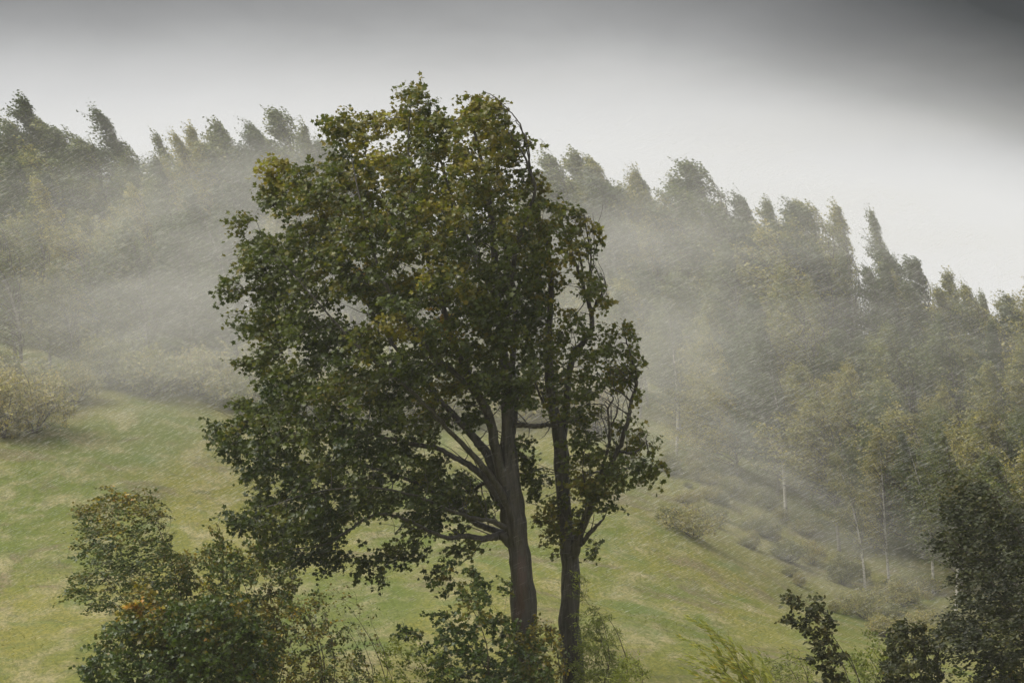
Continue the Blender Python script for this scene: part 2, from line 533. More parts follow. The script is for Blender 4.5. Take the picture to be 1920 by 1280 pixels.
def poisson(poly, spacing, holes=(), inset=6, depth_k=1.0, thick=4.5, px_m=0.016, layers=1):
    """spread points over a crown's outline, each with a depth inside a rounded body of that outline"""
    poly = np.asarray(poly, float)
    lo, hi_ = poly.min(0), poly.max(0)
    out_ = []
    for _l in range(layers):
        sel = np.zeros((0, 2))
        n = int((hi_ - lo).prod() / spacing ** 2 * 14)
        c = rng.uniform(lo, hi_, (n, 2))
        c = c[in_poly(c[:, 0], c[:, 1], poly)]
        c = c[edge_dist(c[:, 0], c[:, 1], poly) > inset]
        for hx, hy, hr in holes:
            c = c[np.hypot(c[:, 0] - hx, c[:, 1] - hy) > hr + 4 + inset * 0.7]
        keep_ = []
        for p in c:
            if not keep_ or np.min(np.sum((np.array(keep_) - p) ** 2, 1)) > spacing ** 2: keep_.append(p)
        sel = np.array(keep_)
        ed = edge_dist(sel[:, 0], sel[:, 1], poly) * px_m
        half = np.minimum(thick, 0.35 + np.sqrt(np.maximum(ed, 0) * thick * 1.1)) * depth_k
        u = rng.uniform(-1, 1, len(sel)); u = np.sign(u) * np.abs(u) ** 0.6
        out_.append(np.column_stack([sel, u * half]))
    return np.vstack(out_)


def grow(nodes, noder, C, r_tip=0.008, r_max=0.03, reach=1.0, n=6):
    """join every clump centre to the nearest wood, nearest clumps first, each new branch becoming wood in turn"""
    nodes = [np.asarray(nodes, float)]; rad = [np.asarray(noder, float)]
    allp = nodes[0]; allr = rad[0]
    d = np.array([np.min(np.linalg.norm(allp - c, axis=1)) for c in C])
    lines, radii, outs = [], [], np.zeros_like(C)
    for k in np.argsort(d):
        c = C[k]
        v = c - allp
        dist = np.linalg.norm(v, axis=1)
        pen = dist + 0.9 * np.maximum(0, -v[:, 0] * 0.0 + v[:, 0]) * 0.5 + 0.8 * np.maximum(0, -v[:, 2])   # grow up and downwind by choice
        j = int(np.argmin(pen))
        a = allp[j]; L = max(dist[j], 1e-3)
        t = np.linspace(0, 1, n)[:, None]
        bow = np.array([0.10, 0, 0.16]) * L + rng.normal(0, 0.05, 3) * L
        ln = a + (c - a) * t + bow * (4 * t * (1 - t)) + rng.normal(0, 0.012, (n, 3)) * L * (t * (1 - t) * 4)
        r0 = min(r_max, allr[j] * 0.75, r_tip * 1.3 + 0.011 * L)
        rr = r0 + (r_tip * 0.8 - r0) * t[:, 0] ** 0.8
        lines.append(ln); radii.append(np.maximum(rr, r_tip * 0.7))
        outs[k] = nrm(ln[-1] - ln[-2])
        allp = np.vstack([allp, ln[1:]]); allr = np.concatenate([allr, radii[-1][1:]])
    return np.array(lines), np.array(radii), outs


def leaf_object_mesh(shape, mat, tint, cache={}):
    key = (id(shape), mat.name, round(tint, 1))
    if key not in cache:
        b = Buf(); b.add(shape[0], tris=shape[1], tint_t=np.full(len(shape[1]), round(tint, 1)))
        cache[key] = b.mesh('leaf', mat)
    return cache[key]


def leaf_parts(root, sel, shape, mat, P, D, Nn, sz, tn):
    D2, N2, B2 = leaf_frames(D[sel], Nn[sel])
    base = np.array(root.location)
    for q, k in enumerate(sel):
        o = bpy.data.objects.new('leaf', leaf_object_mesh(shape, mat, float(tn[k])))
        COL.objects.link(o); o.parent = root
        s = sz[k]
        M = Matrix(((B2[q][0] * s, D2[q][0] * s, N2[q][0] * s, P[k][0] - base[0]), (B2[q][1] * s, D2[q][1] * s, N2[q][1] * s, P[k][1] - base[1]),
                    (B2[q][2] * s, D2[q][2] * s, N2[q][2] * s, P[k][2] - base[2]), (0, 0, 0, 1)))
        o.matrix_local = M


def sub(buf_lines, base):
    return np.asarray(buf_lines) - base


def px_line(pp, d):
    """[(px, py, radius_px, depth offset)] -> world points and radii"""
    p = np.array([world_pt(a[0], a[1], d + a[3]) for a in pp])
    r = np.array([a[2] * (d + a[3]) / FP for a in pp])
    return p, r


# ================================================================== the two maples
def maple(name, label, trunk, limbs, crown_pts, D0, tint_fn, n_leafparts, per, lps, bareloc=None, extra=None, spr=0.5, bare_n=220):
    tp, tr = px_line(trunk, D0)
    base = np.array([tp[0][0], tp[0][1], gz(tp[0][0], tp[0][1])])
    tp[0][2] = base[2] - 0.3
    root = thing(name, tuple(base), label, 'tree')
    p, r = smooth_line(tp, tr, 7)
    b = Buf(); tubes(b, sub(p, base), r, 72, rough=0.02, ridges=0.05)
    bm = M_BARK
    if bareloc is not None:
        wp = world_pt(*bareloc) - base
        bm = bark_mat('maple_bark_with_bare_patch', (0.009, 0.008, 0.007), (0.092, 0.080, 0.070), scale=9.0, stretch=.16, bump=.9, rough=.42, bare=tuple(wp))
    link('trunk', b.mesh('trunk', bm, True), root)
    nodes, nr = [p[len(p) // 3:]], [r[len(p) // 3:]]
    for lb in limbs:
        q, rr = px_line(lb, D0)
        q, rr = smooth_line(q, rr, 5)
        q[1:-1] += rng.normal(0, 0.012, q[1:-1].shape)
        b = Buf(); tubes(b, sub(q, base), rr, 12, rough=0.05)
        link('limb', b.mesh('limb', M_BARK, True), root)
        nodes.append(q[2:]); nr.append(rr[2:])
    nodes = np.vstack(nodes); nr = np.concatenate(nr)
    C = np.array([world_pt(c[0], c[1], D0 + c[2]) for c in crown_pts]) + np.array([.15, 0, -.08])
    lines, radii, outs = grow(nodes, nr, C, r_tip=0.010, r_max=0.05)
    b = Buf(); tubes(b, sub(lines, base), radii, 6)
    # bare whips on the windward side, bent over by the gusts
    for k_, (wl, cnt) in enumerate(extra or ()):
        q, rr = px_line(wl, D0); q, rr = smooth_line(q, rr, 4)
        n_q = len(q)
        for _c in range(cnt):
            a0 = int(rng.integers(0, max(1, n_q // 2))); t_ = np.linspace(0, 1, n_q - a0)[:, None]
            off = np.array([rng.normal(.02, .13), rng.normal(0, .35), rng.normal(-.05, .06)])
            wig = np.cumsum(rng.normal(0, .022, (n_q - a0, 3)), 0)
            ln_ = q[a0:] + off * np.sin(t_ * 2.2) + wig * t_
            tubes(b, sub(ln_, base), np.linspace(.016, .005, n_q - a0), 4)
            for _f in range(5):
                j_ = int(rng.integers(1, n_q - a0 - 1)); st_ = ln_[j_]; tg_ = nrm(ln_[j_ + 1] - ln_[j_ - 1])
                tt_2 = np.linspace(0, 1, 6)[:, None]
                d_ = nrm(tg_ + rng.normal(0, .5, 3) + np.array([.1, 0, .25])); l_ = rng.uniform(.2, .65)
                tubes(b, sub(st_ + d_ * l_ * tt_2 + WIND * l_ * .5 * tt_2 ** 2, base), np.linspace(.007, .003, 6), 3)
    # short bare side twigs along the limbs
    for _t in range(bare_n):
        j_ = int(rng.integers(0, len(nodes) - 2)); st_ = nodes[j_]
        if st_[2] > 3.6: continue
        tt_2 = np.linspace(0, 1, 7)[:, None]
        d_ = nrm(rng.normal(0, .6, 3) + np.array([-.3, -.2, .45])); l_ = rng.uniform(.35, 1.3)
        ln_ = st_ + d_ * l_ * tt_2 + (WIND * .35 + np.array([0, 0, .1])) * l_ * tt_2 ** 2 + np.cumsum(rng.normal(0, .012, (7, 3)), 0)
        tubes(b, sub(ln_, base), np.linspace(min(.02, nr[j_] * .4), .004, 7), 4)
    link('branches', b.mesh('branches', M_BARK, True), root, kind='stuff')
    tint = np.array([tint_fn(*c) for c in crown_pts])
    ln, P, D, Nn, sz, tn, ci = shoots(C, outs, 0.42, per, lps, MAPLE, 0.135, tint, spread=spr, wind=0.75, up=0.02, base_spread=0.12, jitter=0.06, orient=0.5, tv=.09)
    P, D, Nn = P, D, Nn
    b = Buf(); tubes(b, sub(ln, base), np.linspace(.007, .003, ln.shape[1])[None] * np.ones((len(ln), 1)), 3)
    link('twigs', b.mesh('twigs', M_TWIG), root, kind='stuff')
    # the leaves that show largest, nearest to the eye, are parts of their own
    score = P[:, 1] + rng.normal(0, 1.6, len(P))
    sel = np.argsort(score)[:n_leafparts]
    leaf_parts(root, sel, MAPLE, M_MAPLE, P, D, Nn, sz, tn)
    rest = np.setdiff1d(np.arange(len(P)), sel)
    b = Buf(); leaves(b, MAPLE, sub(P[rest], base), D[rest], Nn[rest], sz[rest], tn[rest])
    link('foliage', b.mesh('foliage', M_MAPLE), root, kind='stuff')
    return root, base


L_TRUNK = [(988, 1340, 25, 0), (984, 1250, 22, 0), (981, 1170, 20.5, 0), (979, 1110, 21, 0), (976, 1060, 18.5, 0), (972, 1020, 18.5, 0), (966, 985, 22, 0),
           (960, 950, 22, 0), (956, 915, 21, 0), (955, 870, 17, 0), (953, 820, 13, 0), (951, 770, 11, 0), (950, 720, 9.5, .1), (944, 670, 8.5, .2),
           (938, 610, 7.5, .2), (930, 540, 6.5, .2), (926, 470, 5.5, .1), (920, 400, 5.5, 0), (908, 330, 4, -.1), (895, 270, 2.5, -.1), (880, 215, 1.2, -.1)]
L_LIMBS = [
    [(950, 925, 11, -.1), (938, 880, 10, -.3), (927, 830, 9.5, -.4), (919, 785, 9, -.5), (905, 755, 8.5, -.6), (890, 730, 7, -.8), (872, 690, 6, -1), (850, 640, 5, -1.2), (830, 570, 4.5, -1.4), (800, 480, 3.5, -1.4), (775, 380, 2.5, -1.2), (765, 280, 1.6, -1), (770, 200, .8, -.8)],
    [(948, 935, 11, .1), (928, 885, 10, .2), (912, 848, 9, .3), (897, 830, 8.5, .4), (872, 800, 7, .6), (840, 766, 5.5, .9), (800, 722, 4.5, 1.2), (755, 670, 3.5, 1.4), (700, 590, 2.8, 1.6), (650, 500, 2, 1.7), (600, 400, 1.4, 1.6), (560, 330, .9, 1.5)],
    [(950, 945, 8, -.3), (925, 900, 7, -.7), (900, 868, 6, -1), (872, 838, 5, -1.3), (835, 800, 4, -1.7), (790, 750, 3.4, -2.1), (730, 700, 2.8, -2.5), (660, 640, 2, -2.8), (590, 560, 1.4, -2.9), (520, 480, .9, -2.8)],
    [(946, 950, 10, 0), (925, 915, 8, .1), (900, 887, 7, .2), (873, 868, 6, .3), (848, 855, 5, .4), (815, 838, 4.5, .5), (760, 830, 3.8, .6), (700, 815, 3, .6), (620, 800, 2.3, .5), (540, 790, 1.6, .4), (450, 790, 1, .3)],
    [(958, 1015, 13, 0), (940, 1004, 9, -.1), (925, 1006, 7, -.2), (900, 1009, 6, -.4), (872, 1004, 5, -.6), (845, 1008, 4.2, -.9), (812, 998, 3.6, -1.1), (765, 975, 3.2, -1.3), (722, 963, 3, -1.5), (686, 972, 2.7, -1.6), (655, 993, 2.4, -1.6), (600, 1022, 1.7, -1.7), (530, 1030, 1, -1.7)],
    [(946, 1000, 8, .3), (925, 993, 6.5, .5), (899, 984, 6, .7), (870, 960, 5.5, .9), (846, 940, 4.5, 1.1), (800, 915, 3.8, 1.3), (740, 890, 3, 1.6), (660, 870, 2.2, 1.8), (560, 870, 1.5, 1.9), (480, 850, .9, 1.8)],
    [(948, 988, 6, -.4), (918, 975, 4.4, -.8), (882, 970, 3.6, -1.2), (840, 955, 3, -1.6), (780, 930, 2.4, -2), (700, 915, 1.9, -2.3), (600, 920, 1.4, -2.5), (500, 950, .8, -2.5)],
    [(942, 950, 6, .5), (926, 933, 4.2, .8), (910, 905, 3.8, 1), (888, 918, 3.2, 1.2), (860, 922, 2.8, 1.4), (830, 925, 2.2, 1.6), (780, 960, 1.6, 1.8), (740, 1000, 1, 1.9)],
    [(950, 850, 8, .3), (962, 800, 6.5, .5), (966, 740, 6, .6), (960, 680, 6, .8), (966, 610, 5, 1), (962, 540, 4.6, 1.2), (950, 470, 4, 1.3), (938, 410, 3, 1.4), (950, 360, 2, 1.5)],
    [(940, 640, 6, -.2), (955, 560, 5, -.6), (965, 480, 4.5, -.8), (985, 410, 3.6, -.9), (1004, 355, 2.8, -.9), (992, 320, 2.4, -.9), (982, 288, 2, -.9), (962, 262, 1.5, -.9), (945, 235, 1, -.9)],
    [(1000, 350, 2.2, -.9), (993, 300, 1.8, -.8), (987, 262, 1.5, -.8), (972, 228, 1.2, -.7), (950, 203, 1, -.7), (928, 182, .8, -.6), (905, 171, .6, -.6)],
    [(992, 318, 1.6, -.8), (989, 285, 1.3, -.5), (978, 245, 1.0, -.4), (966, 225, .7, -.3)],
    [(930, 560, 5, .3), (900, 500, 4.5, .8), (870, 430, 3.8, 1.2), (840, 350, 3, 1.5), (820, 280, 2, 1.6), (800, 210, 1, 1.6)],
    [(905, 755, 6, -.6), (870, 715, 5, -1.4), (820, 670, 4, -2.2), (760, 600, 3.2, -2.8), (710, 500, 2.5, -3), (680, 400, 1.8, -2.8), (660, 300, 1.1, -2.4)],
    [(965, 797, 5.2, -.1), (985, 797, 5, -.2), (1005, 799, 4.8, -.3), (1022, 796, 4.4, -.35), (1042, 797, 3, -.3), (1085, 786, 2, .2)],
]
L_POLY = [(768, 158), (756, 178), (742, 205), (705, 202), (658, 192), (628, 215), (612, 238), (626, 262), (622, 292), (598, 300), (575, 286),
          (545, 302), (520, 305), (503, 300), (493, 345), (500, 388), (535, 398), (548, 425), (520, 432), (495, 436), (462, 415), (466, 442), (444, 462),
          (450, 502), (474, 520), (472, 548), (484, 566), (470, 592), (462, 606), (470, 640), (478, 668), (462, 676), (474, 700), (496, 712),
          (484, 740), (440, 738), (444, 776), (398, 795), (424, 838), (448, 868), (468, 902), (494, 908), (474, 946), (432, 964), (452, 988),
          (478, 1004), (498, 1054), (560, 1058), (606, 1046), (640, 1020), (672, 998), (720, 985), (780, 1000), (828, 985), (850, 960), (900, 950), (905, 920), (860, 880),
          (838, 850), (822, 800), (850, 770), (870, 730), (905, 715), (945, 690), (1000, 660), (1010, 600), (1020, 520), (1030, 440), (1018, 385), (1004, 345),
          (975, 330), (975, 290), (978, 262), (952, 222), (930, 188), (908, 178), (882, 190), (850, 208), (825, 208), (806, 182), (790, 162)]
L_HOLES = [(735, 235, 9), (742, 256, 9), (712, 265, 7), (692, 272, 7), (778, 300, 8), (722, 352, 6), (596, 577, 14), (650, 572, 26), (668, 590, 12), (800, 488, 14), (775, 500, 10),
           (790, 580, 9), (690, 585, 8), (560, 660, 10), (540, 655, 10), (590, 760, 10), (660, 745, 8), (690, 775, 10), (560, 840, 8), (620, 838, 10), (752, 960, 14),
           (715, 972, 12), (672, 975, 10), (740, 905, 8), (925, 455, 12), (905, 530, 8), (964, 668, 10), (988, 690, 12), (975, 385, 10), (800, 840, 8), (770, 770, 8),
           (820, 700, 8), (845, 745, 10), (660, 1003, 14), (520, 905, 6), (600, 900, 8), (875, 850, 12), (850, 815, 9), (890, 870, 10), (850, 885, 10), (800, 870, 8), (765, 880, 8), (700, 870, 8), (640, 930, 8), (560, 960, 7), (780, 810, 8), (735, 800, 7), (610, 700, 8), (700, 680, 8), (530, 780, 7), (490, 640, 6), (830, 620, 8), (745, 640, 8), (870, 610, 8), (905, 640, 8), (955, 315, 12), (530, 420, 10), (590, 330, 6)]
cp = poisson(L_POLY, 21.5, L_HOLES, 12, thick=4.2, layers=2)
fix = [(432, 528, -1), (428, 540, -1.2), (446, 540, -.8), (458, 410, .5), (452, 418, .4), (506, 300, .8), (510, 325, .7), (504, 352, .6), (404, 798, .3), (418, 806, .2), (414, 832, .8),
       (438, 966, -1), (450, 975, -1), (460, 595, .5), (462, 672, 0), (780, 184, -.8), (800, 188, -.8), (772, 194, -.8), (912, 180, -.6), (890, 186, -.5), (930, 200, -.6), (618, 232, 0),
       (685, 1055, -1.2), (700, 1045, -1.2), (706, 1068, -1.1), (672, 1048, -1.2), (735, 1030, -.9), (760, 1038, -.9), (750, 1015, -.9), (790, 1028, -.7), (776, 1012, -.7), (640, 1040, -1.6),
       (610, 1052, -1.6), (625, 1030, -1.5), (828, 1060, -.8), (856, 1028, -.6), (885, 1018, -.5),
       (870, 985, .2), (905, 960, .4), (895, 945, .5), (915, 950, -.6), (880, 905, .9), (862, 890, 1), (870, 900, -.9), (840, 935, .9), (895, 765, 1.5), (885, 780, .5), (870, 790, 1), (900, 780, -.9), (890, 750, 1),
       (985, 730, .7), (990, 745, .6), (1000, 715, .7), (975, 720, .8), (982, 815, -.2), (986, 890, .2), (1000, 885, .3), (1000, 905, .2), (1012, 895, .3), (980, 850, .4), (985, 855, .2)]
front = np.column_stack([rng.uniform(890, 1000, 30), rng.uniform(540, 745, 30), rng.uniform(-2.6, -1.0, 30)])
edge_sprays = [(1012, 345, -.8), (985, 318, -.8), (975, 280, -.8), (962, 250, -.8), (985, 262, -.7), (950, 225, -.7), (1000, 332, -.6), (940, 205, -.6), (968, 300, -.8), (925, 192, -.6)]
cp = np.vstack([cp, np.array(fix, float), front, np.array(edge_sprays, float)])


def blotch(px, py, dz, sc, sd):
    """smooth clump to clump variation"""
    return (math.sin(px * .031 * sc + sd + 2.1 * math.sin(py * .017 * sc + sd)) + math.sin(py * .043 * sc - px * .013 * sc + dz * 1.3 + 2 * sd) + .7 * math.sin(px * .09 * sc + py * .07 * sc + sd * 3)) / 2.7


def tint_left(px, py, dz):
    a = 0.24 + 0.20 * blotch(px, py, dz, 1, .4) + rng.normal(0, .05)  # tint carries autumn leaf colour and also sunlit clumps put into the colour
    a += 0.30 * max(0, min(1, (560 - py) / 300)) * (0.35 + 0.65 * (0.5 + 0.5 * blotch(px, py, dz, 1.3, 2.0)))
    if px < 560 and 270 < py < 345: a += 0.20 + 0.40 * (rng.random() > .55)
    if 680 < px < 900 and 340 < py < 640 and blotch(px, py, 0, 1.5, 1.1) > .28 and dz < .5: a += 0.30
    if py > 800: a -= 0.10
    if rng.random() > .997: a = 0.92
    return min(max(a, 0), .93 if (a > .9 or (px < 560 and 290 < py < 345)) else .8)


big_maple, bbase = maple('maple_tree', 'tallest maple, broad dense crown with orange leaves at its upper edge, thick dark forked trunk',
                  L_TRUNK, L_LIMBS, cp, 60.0, tint_left, 300, 8, 9, bareloc=(976, 1105, 59.7), extra=())

# knob on the trunk
kb = Buf()
kp = np.array([world_pt(970, 1096, 60), world_pt(962, 1096, 59.95), world_pt(957, 1094, 59.9), world_pt(952, 1092, 59.9)]) - bbase
tubes(kb, kp, np.array([.16, .13, .08, .01]), 9, rough=.12)
link('burl', kb.mesh('burl', M_BARK, True), big_maple)

R_TRUNK = [(1078, 1345, 22, .8), (1076, 1260, 20, .8), (1072, 1200, 19.5, .8), (1067, 1165, 17.5, .8), (1070, 1120, 16, .8), (1071, 1080, 16, .8), (1068, 1040, 16, .8), (1063, 1000, 14, .8),
           (1058, 950, 13, .8), (1055, 900, 12.5, .8), (1052, 850, 12.5, .8), (1046, 805, 11, .8), (1036, 765, 9, .8), (1030, 715, 8, .8), (1028, 660, 7, .8), (1030, 600, 6, .8), (1033, 530, 5, .8), (1026, 460, 3.5, .8), (1010, 400, 1.5, .8)]
R_LIMBS = [
    [(1071, 1050, 12, .8), (1080, 1025, 10, .6), (1091, 989, 8.5, .4), (1105, 958, 7, .3), (1118, 922, 6, .2), (1138, 885, 5, .2), (1160, 842, 4.6, .1), (1172, 806, 4.4, 0), (1180, 776, 4, 0), (1183, 752, 3.6, 0), (1192, 728, 3.2, 0), (1192, 700, 2.6, 0), (1185, 672, 2, 0), (1176, 642, 1.3, 0), (1168, 612, .8, 0)],
    [(1088, 1022, 5, .5), (1100, 1006, 4.4, .3), (1112, 992, 4, .2), (1124, 980, 2.6, .1), (1133, 971, 1.2, .1)],
    [(1052, 850, 9, .8), (1057, 800, 8, 1), (1063, 750, 7, 1.2), (1066, 700, 6.5, 1.3), (1078, 660, 6, 1.4), (1096, 640, 5.5, 1.4), (1110, 615, 4.8, 1.4), (1108, 585, 4.4, 1.4), (1101, 560, 4, 1.4), (1093, 535, 3.4, 1.4), (1082, 500, 3, 1.3), (1070, 472, 2.4, 1.2), (1060, 440, 1.5, 1.1), (1050, 400, .8, 1)],
    [(1110, 600, 2.8, 1.4), (1113, 578, 2.5, 1.3), (1124, 556, 2, 1.2), (1130, 542, 1.4, 1.2), (1122, 515, 1, 1.2), (1112, 490, .8, 1.1)],
    [(1093, 540, 2.2, 1.4), (1090, 495, 2.4, 1.2), (1082, 462, 1.8, 1.0), (1078, 430, 1, .9)],
    [(1103, 560, 1.8, 1.2), (1108, 500, 1.7, 1), (1105, 457, 1.5, .9), (1098, 422, 1.2, .8), (1093, 398, .7, .8)],
    [(1122, 915, 3.6, .2), (1128, 880, 3.2, -.2), (1140, 840, 2.8, -.5), (1143, 800, 2.6, -.7), (1140, 770, 2, -.8), (1150, 745, 1.3, -.8)],
    [(1141, 800, 2, -.7), (1150, 790, 1.8, -.7), (1158, 768, 1.5, -.7), (1160, 748, 1, -.7)],
    [(1182, 752, 1.8, 0), (1172, 742, 1.6, -.1), (1158, 733, 1.2, -.2), (1150, 722, .8, -.3)],
    [(1160, 845, 2.8, .1), (1178, 850, 2.3, -.2), (1195, 845, 1.8, -.4), (1210, 828, 1.2, -.5)],
    [(1215, 850, 1, -.3), (1214, 835, 1, -.4), (1211, 822, .8, -.4), (1215, 812, .6, -.4)],
    [(1056, 905, 3, 1), (1085, 895, 2.6, 1.6), (1120, 885, 2.2, 2), (1160, 880, 1.6, 2.2), (1205, 872, 1, 2.2)],
    [(1040, 780, 3.5, .5), (1022, 760, 3, 0), (1012, 740, 2.4, -.4), (1004, 715, 1.5, -.6)],
    [(1093, 989, 2.4, .2), (1099, 945, 2.1, 0), (1098, 915, 1.8, -.2), (1092, 880, 1, -.3)],
]
R_POLY = [(1004, 362), (1058, 372), (1088, 396), (1106, 440), (1110, 495), (1126, 540), (1122, 556), (1090, 540), (1070, 500), (1048, 520), (1060, 560), (1100, 570), (1090, 600),
          (1112, 606), (1160, 610), (1180, 660), (1188, 695), (1165, 735), (1140, 745), (1130, 800), (1140, 830), (1175, 830), (1192, 806), (1208, 806),
          (1228, 866), (1200, 886), (1165, 902), (1140, 925), (1095, 930), (1070, 900), (1062, 850), (1064, 800), (1052, 770), (1010, 760), (1004, 700), (990, 600), (985, 450)]
R_HOLES = [(1100, 490, 8), (1060, 540, 14), (1085, 610, 10), (1075, 640, 8), (1125, 740, 10), (1068, 690, 8), (1150, 760, 18), (1165, 780, 18), (1162, 800, 14), (1150, 820, 8), (1045, 590, 8), (1100, 870, 6)]
cpr = poisson(R_POLY, 26, R_HOLES, 11, thick=2.6, layers=2)
fixr = [(1232, 868, -.3), (1222, 878, -.2), (1212, 870, -.3), (1200, 812, -.4), (1206, 822, -.4), (1040, 990, .4), (1036, 965, .4), (1045, 950, .5), (1038, 1000, .3), (1080, 985, .2),
        (1105, 1012, .1), (1090, 960, .5), (1110, 900, 0), (1140, 935, -.2), (1130, 940, -.2), (1094, 400, .8), (1120, 545, 1), (1172, 612, 0), (1186, 690, -.1), (1150, 890, -.4), (1050, 935, .4), (1100, 925, -.3), (1030, 975, .5)]
es_r = [(1176, 640, 0), (1188, 672, 0), (1186, 725, -.1), (1180, 700, 0), (1105, 430, .8), (1108, 470, .9), (1112, 520, 1), (1124, 560, 1.1), (1095, 410, .8), (1166, 790, 0)]
cpr = np.vstack([cpr, np.array(fixr, float), np.array(es_r, float)])


def tint_right(px, py, dz):
    a = 0.34 + 0.18 * blotch(px, py, dz, 1, 1.7) + rng.normal(0, .06)
    a += 0.16 * max(0, (560 - py) / 200) * rng.random()
    return min(max(a, 0), 1)


maple('maple_tree', 'slimmer maple beside the tallest one, narrow crown with long bare branches on one side',
      R_TRUNK, R_LIMBS, cpr, 60.3, tint_right, 140, 7, 9, spr=.42, bare_n=120, extra=[(R_LIMBS[0], 1), (R_LIMBS[5], 3), (R_LIMBS[3], 2), (R_LIMBS[6], 2)])


# ================================================================== foreground shrubs and saplings
def shrub(name, label, cat, poly, D0, stems, shape, mat, size, tint, per, lps, spacing=26, L=0.5, thick=1.6, holes=(), fix=(), group=None, wind=0.7,
          base_px=None, r_stem=0.03, n_leaf=0, up=.3, spr=.5, inset=5, curl=.45, layers=2, orient=.55, twig=1.0, tv=.12):
    cpts = poisson(poly, spacing, holes, inset, thick=thick, layers=layers) if poly is not None else np.zeros((0, 3))
    if len(fix): cpts = np.vstack([cpts, np.array(fix, float)])
    pl = np.array(poly if poly is not None else [f[:2] for f in fix], float)
    bx = base_px if base_px is not None else pl[:, 0].mean()
    wx = (bx - 960) / FP * D0
    base = np.array([wx, D0, gz(wx, D0)])
    root = thing(name, tuple(base), label, cat, group)
    C = np.array([world_pt(c[0], c[1], D0 + c[2]) for c in cpts]) + np.array([L * .38 * wind, 0, -.12 * up])
    nodes, nr = [], []
    top = C[np.argsort(-C[:, 2])]
    for s in range(stems):
        tgt = C[rng.integers(len(C))] if s else top[min(2, len(top) - 1)]
        st = base + np.array([rng.normal(0, .12) * min(stems, 4) / 2, rng.normal(0, .12), -.15])
        t = np.linspace(0, 1, 8)[:, None]
        v = tgt - st
        ln = st + v * t + np.array([0.18 * abs(v[2]), 0, 0.05]) * (4 * t * (1 - t)) * .8 + rng.normal(0, .02, (8, 3)) * (t * (1 - t) * 4)
        rr = r_stem * (1 - .8 * t[:, 0]) * rng.uniform(.7, 1.1)
        b = Buf(); q, r2 = smooth_line(ln, rr, 2); tubes(b, sub(q, base), r2, 7)
        link('stem', b.mesh('stem', M_TWIG, True), root)
        nodes.append(ln[2:]); nr.append(rr[2:])
    lines, radii, outs = grow(np.vstack(nodes), np.concatenate(nr), C, r_tip=.005 * twig, r_max=r_stem * .6)
    b = Buf(); tubes(b, sub(lines, base), radii, 4)
    tn0 = np.array([np.clip(tint(*c), 0, 1) for c in cpts])
    ln, P, D, Nn, sz, tn, ci = shoots(C, outs, L, per, lps, shape, size, tn0, spread=spr, wind=wind, up=up, base_spread=.1 if L > .3 else .06, jitter=.03, curl=curl, orient=orient, tv=tv)
    tubes(b, sub(ln, base), np.linspace(.005, .002, ln.shape[1])[None] * twig * np.ones((len(ln), 1)), 3)
    link('branches', b.mesh('branches', M_TWIG), root, kind='stuff')
    sel = np.zeros(0, int)
    if n_leaf:
        sel = np.argsort(P[:, 1] + rng.normal(0, .5, len(P)))[:n_leaf]
        leaf_parts(root, sel, shape, mat, P, D, Nn, sz, tn)
    rest = np.setdiff1d(np.arange(len(P)), sel)
    b = Buf(); leaves(b, shape, sub(P[rest], base), D[rest], Nn[rest], sz[rest], tn[rest])
    link('foliage', b.mesh('foliage', mat), root, kind='stuff')
    return root


rn = rng.normal
G = 'young trees and shrubs at the foot of the maples'
# rowan-like bush, upper one at the left
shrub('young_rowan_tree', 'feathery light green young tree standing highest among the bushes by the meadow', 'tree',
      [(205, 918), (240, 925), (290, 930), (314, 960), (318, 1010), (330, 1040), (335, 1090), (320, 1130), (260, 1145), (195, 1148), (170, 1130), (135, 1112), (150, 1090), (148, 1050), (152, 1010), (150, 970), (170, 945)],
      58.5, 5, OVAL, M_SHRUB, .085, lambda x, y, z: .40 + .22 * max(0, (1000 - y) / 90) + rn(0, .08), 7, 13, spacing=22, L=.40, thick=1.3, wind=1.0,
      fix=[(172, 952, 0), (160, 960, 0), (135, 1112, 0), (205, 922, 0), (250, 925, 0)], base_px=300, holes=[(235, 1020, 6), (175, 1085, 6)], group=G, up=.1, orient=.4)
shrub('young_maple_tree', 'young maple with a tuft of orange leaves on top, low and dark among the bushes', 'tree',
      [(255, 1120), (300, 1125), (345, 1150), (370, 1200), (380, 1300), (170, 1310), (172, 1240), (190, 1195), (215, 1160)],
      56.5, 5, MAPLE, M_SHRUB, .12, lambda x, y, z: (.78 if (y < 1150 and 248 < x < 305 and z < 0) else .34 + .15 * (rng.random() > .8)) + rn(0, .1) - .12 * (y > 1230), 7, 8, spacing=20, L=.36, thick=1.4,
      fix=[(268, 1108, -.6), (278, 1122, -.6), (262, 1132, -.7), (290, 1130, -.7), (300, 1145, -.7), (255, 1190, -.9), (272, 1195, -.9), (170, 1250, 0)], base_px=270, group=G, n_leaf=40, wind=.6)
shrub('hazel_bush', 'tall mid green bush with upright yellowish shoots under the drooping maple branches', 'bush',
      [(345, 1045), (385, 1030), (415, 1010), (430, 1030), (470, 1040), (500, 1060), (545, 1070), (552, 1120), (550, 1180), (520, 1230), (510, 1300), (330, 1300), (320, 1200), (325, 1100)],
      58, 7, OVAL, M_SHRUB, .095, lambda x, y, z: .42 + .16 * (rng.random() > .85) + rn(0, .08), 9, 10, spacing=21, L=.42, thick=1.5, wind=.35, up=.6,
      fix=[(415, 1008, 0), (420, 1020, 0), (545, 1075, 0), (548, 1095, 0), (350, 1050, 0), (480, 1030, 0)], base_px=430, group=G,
      holes=[(375, 1110, 10), (350, 1130, 8), (460, 1100, 8), (500, 1095, 10)], n_leaf=20)
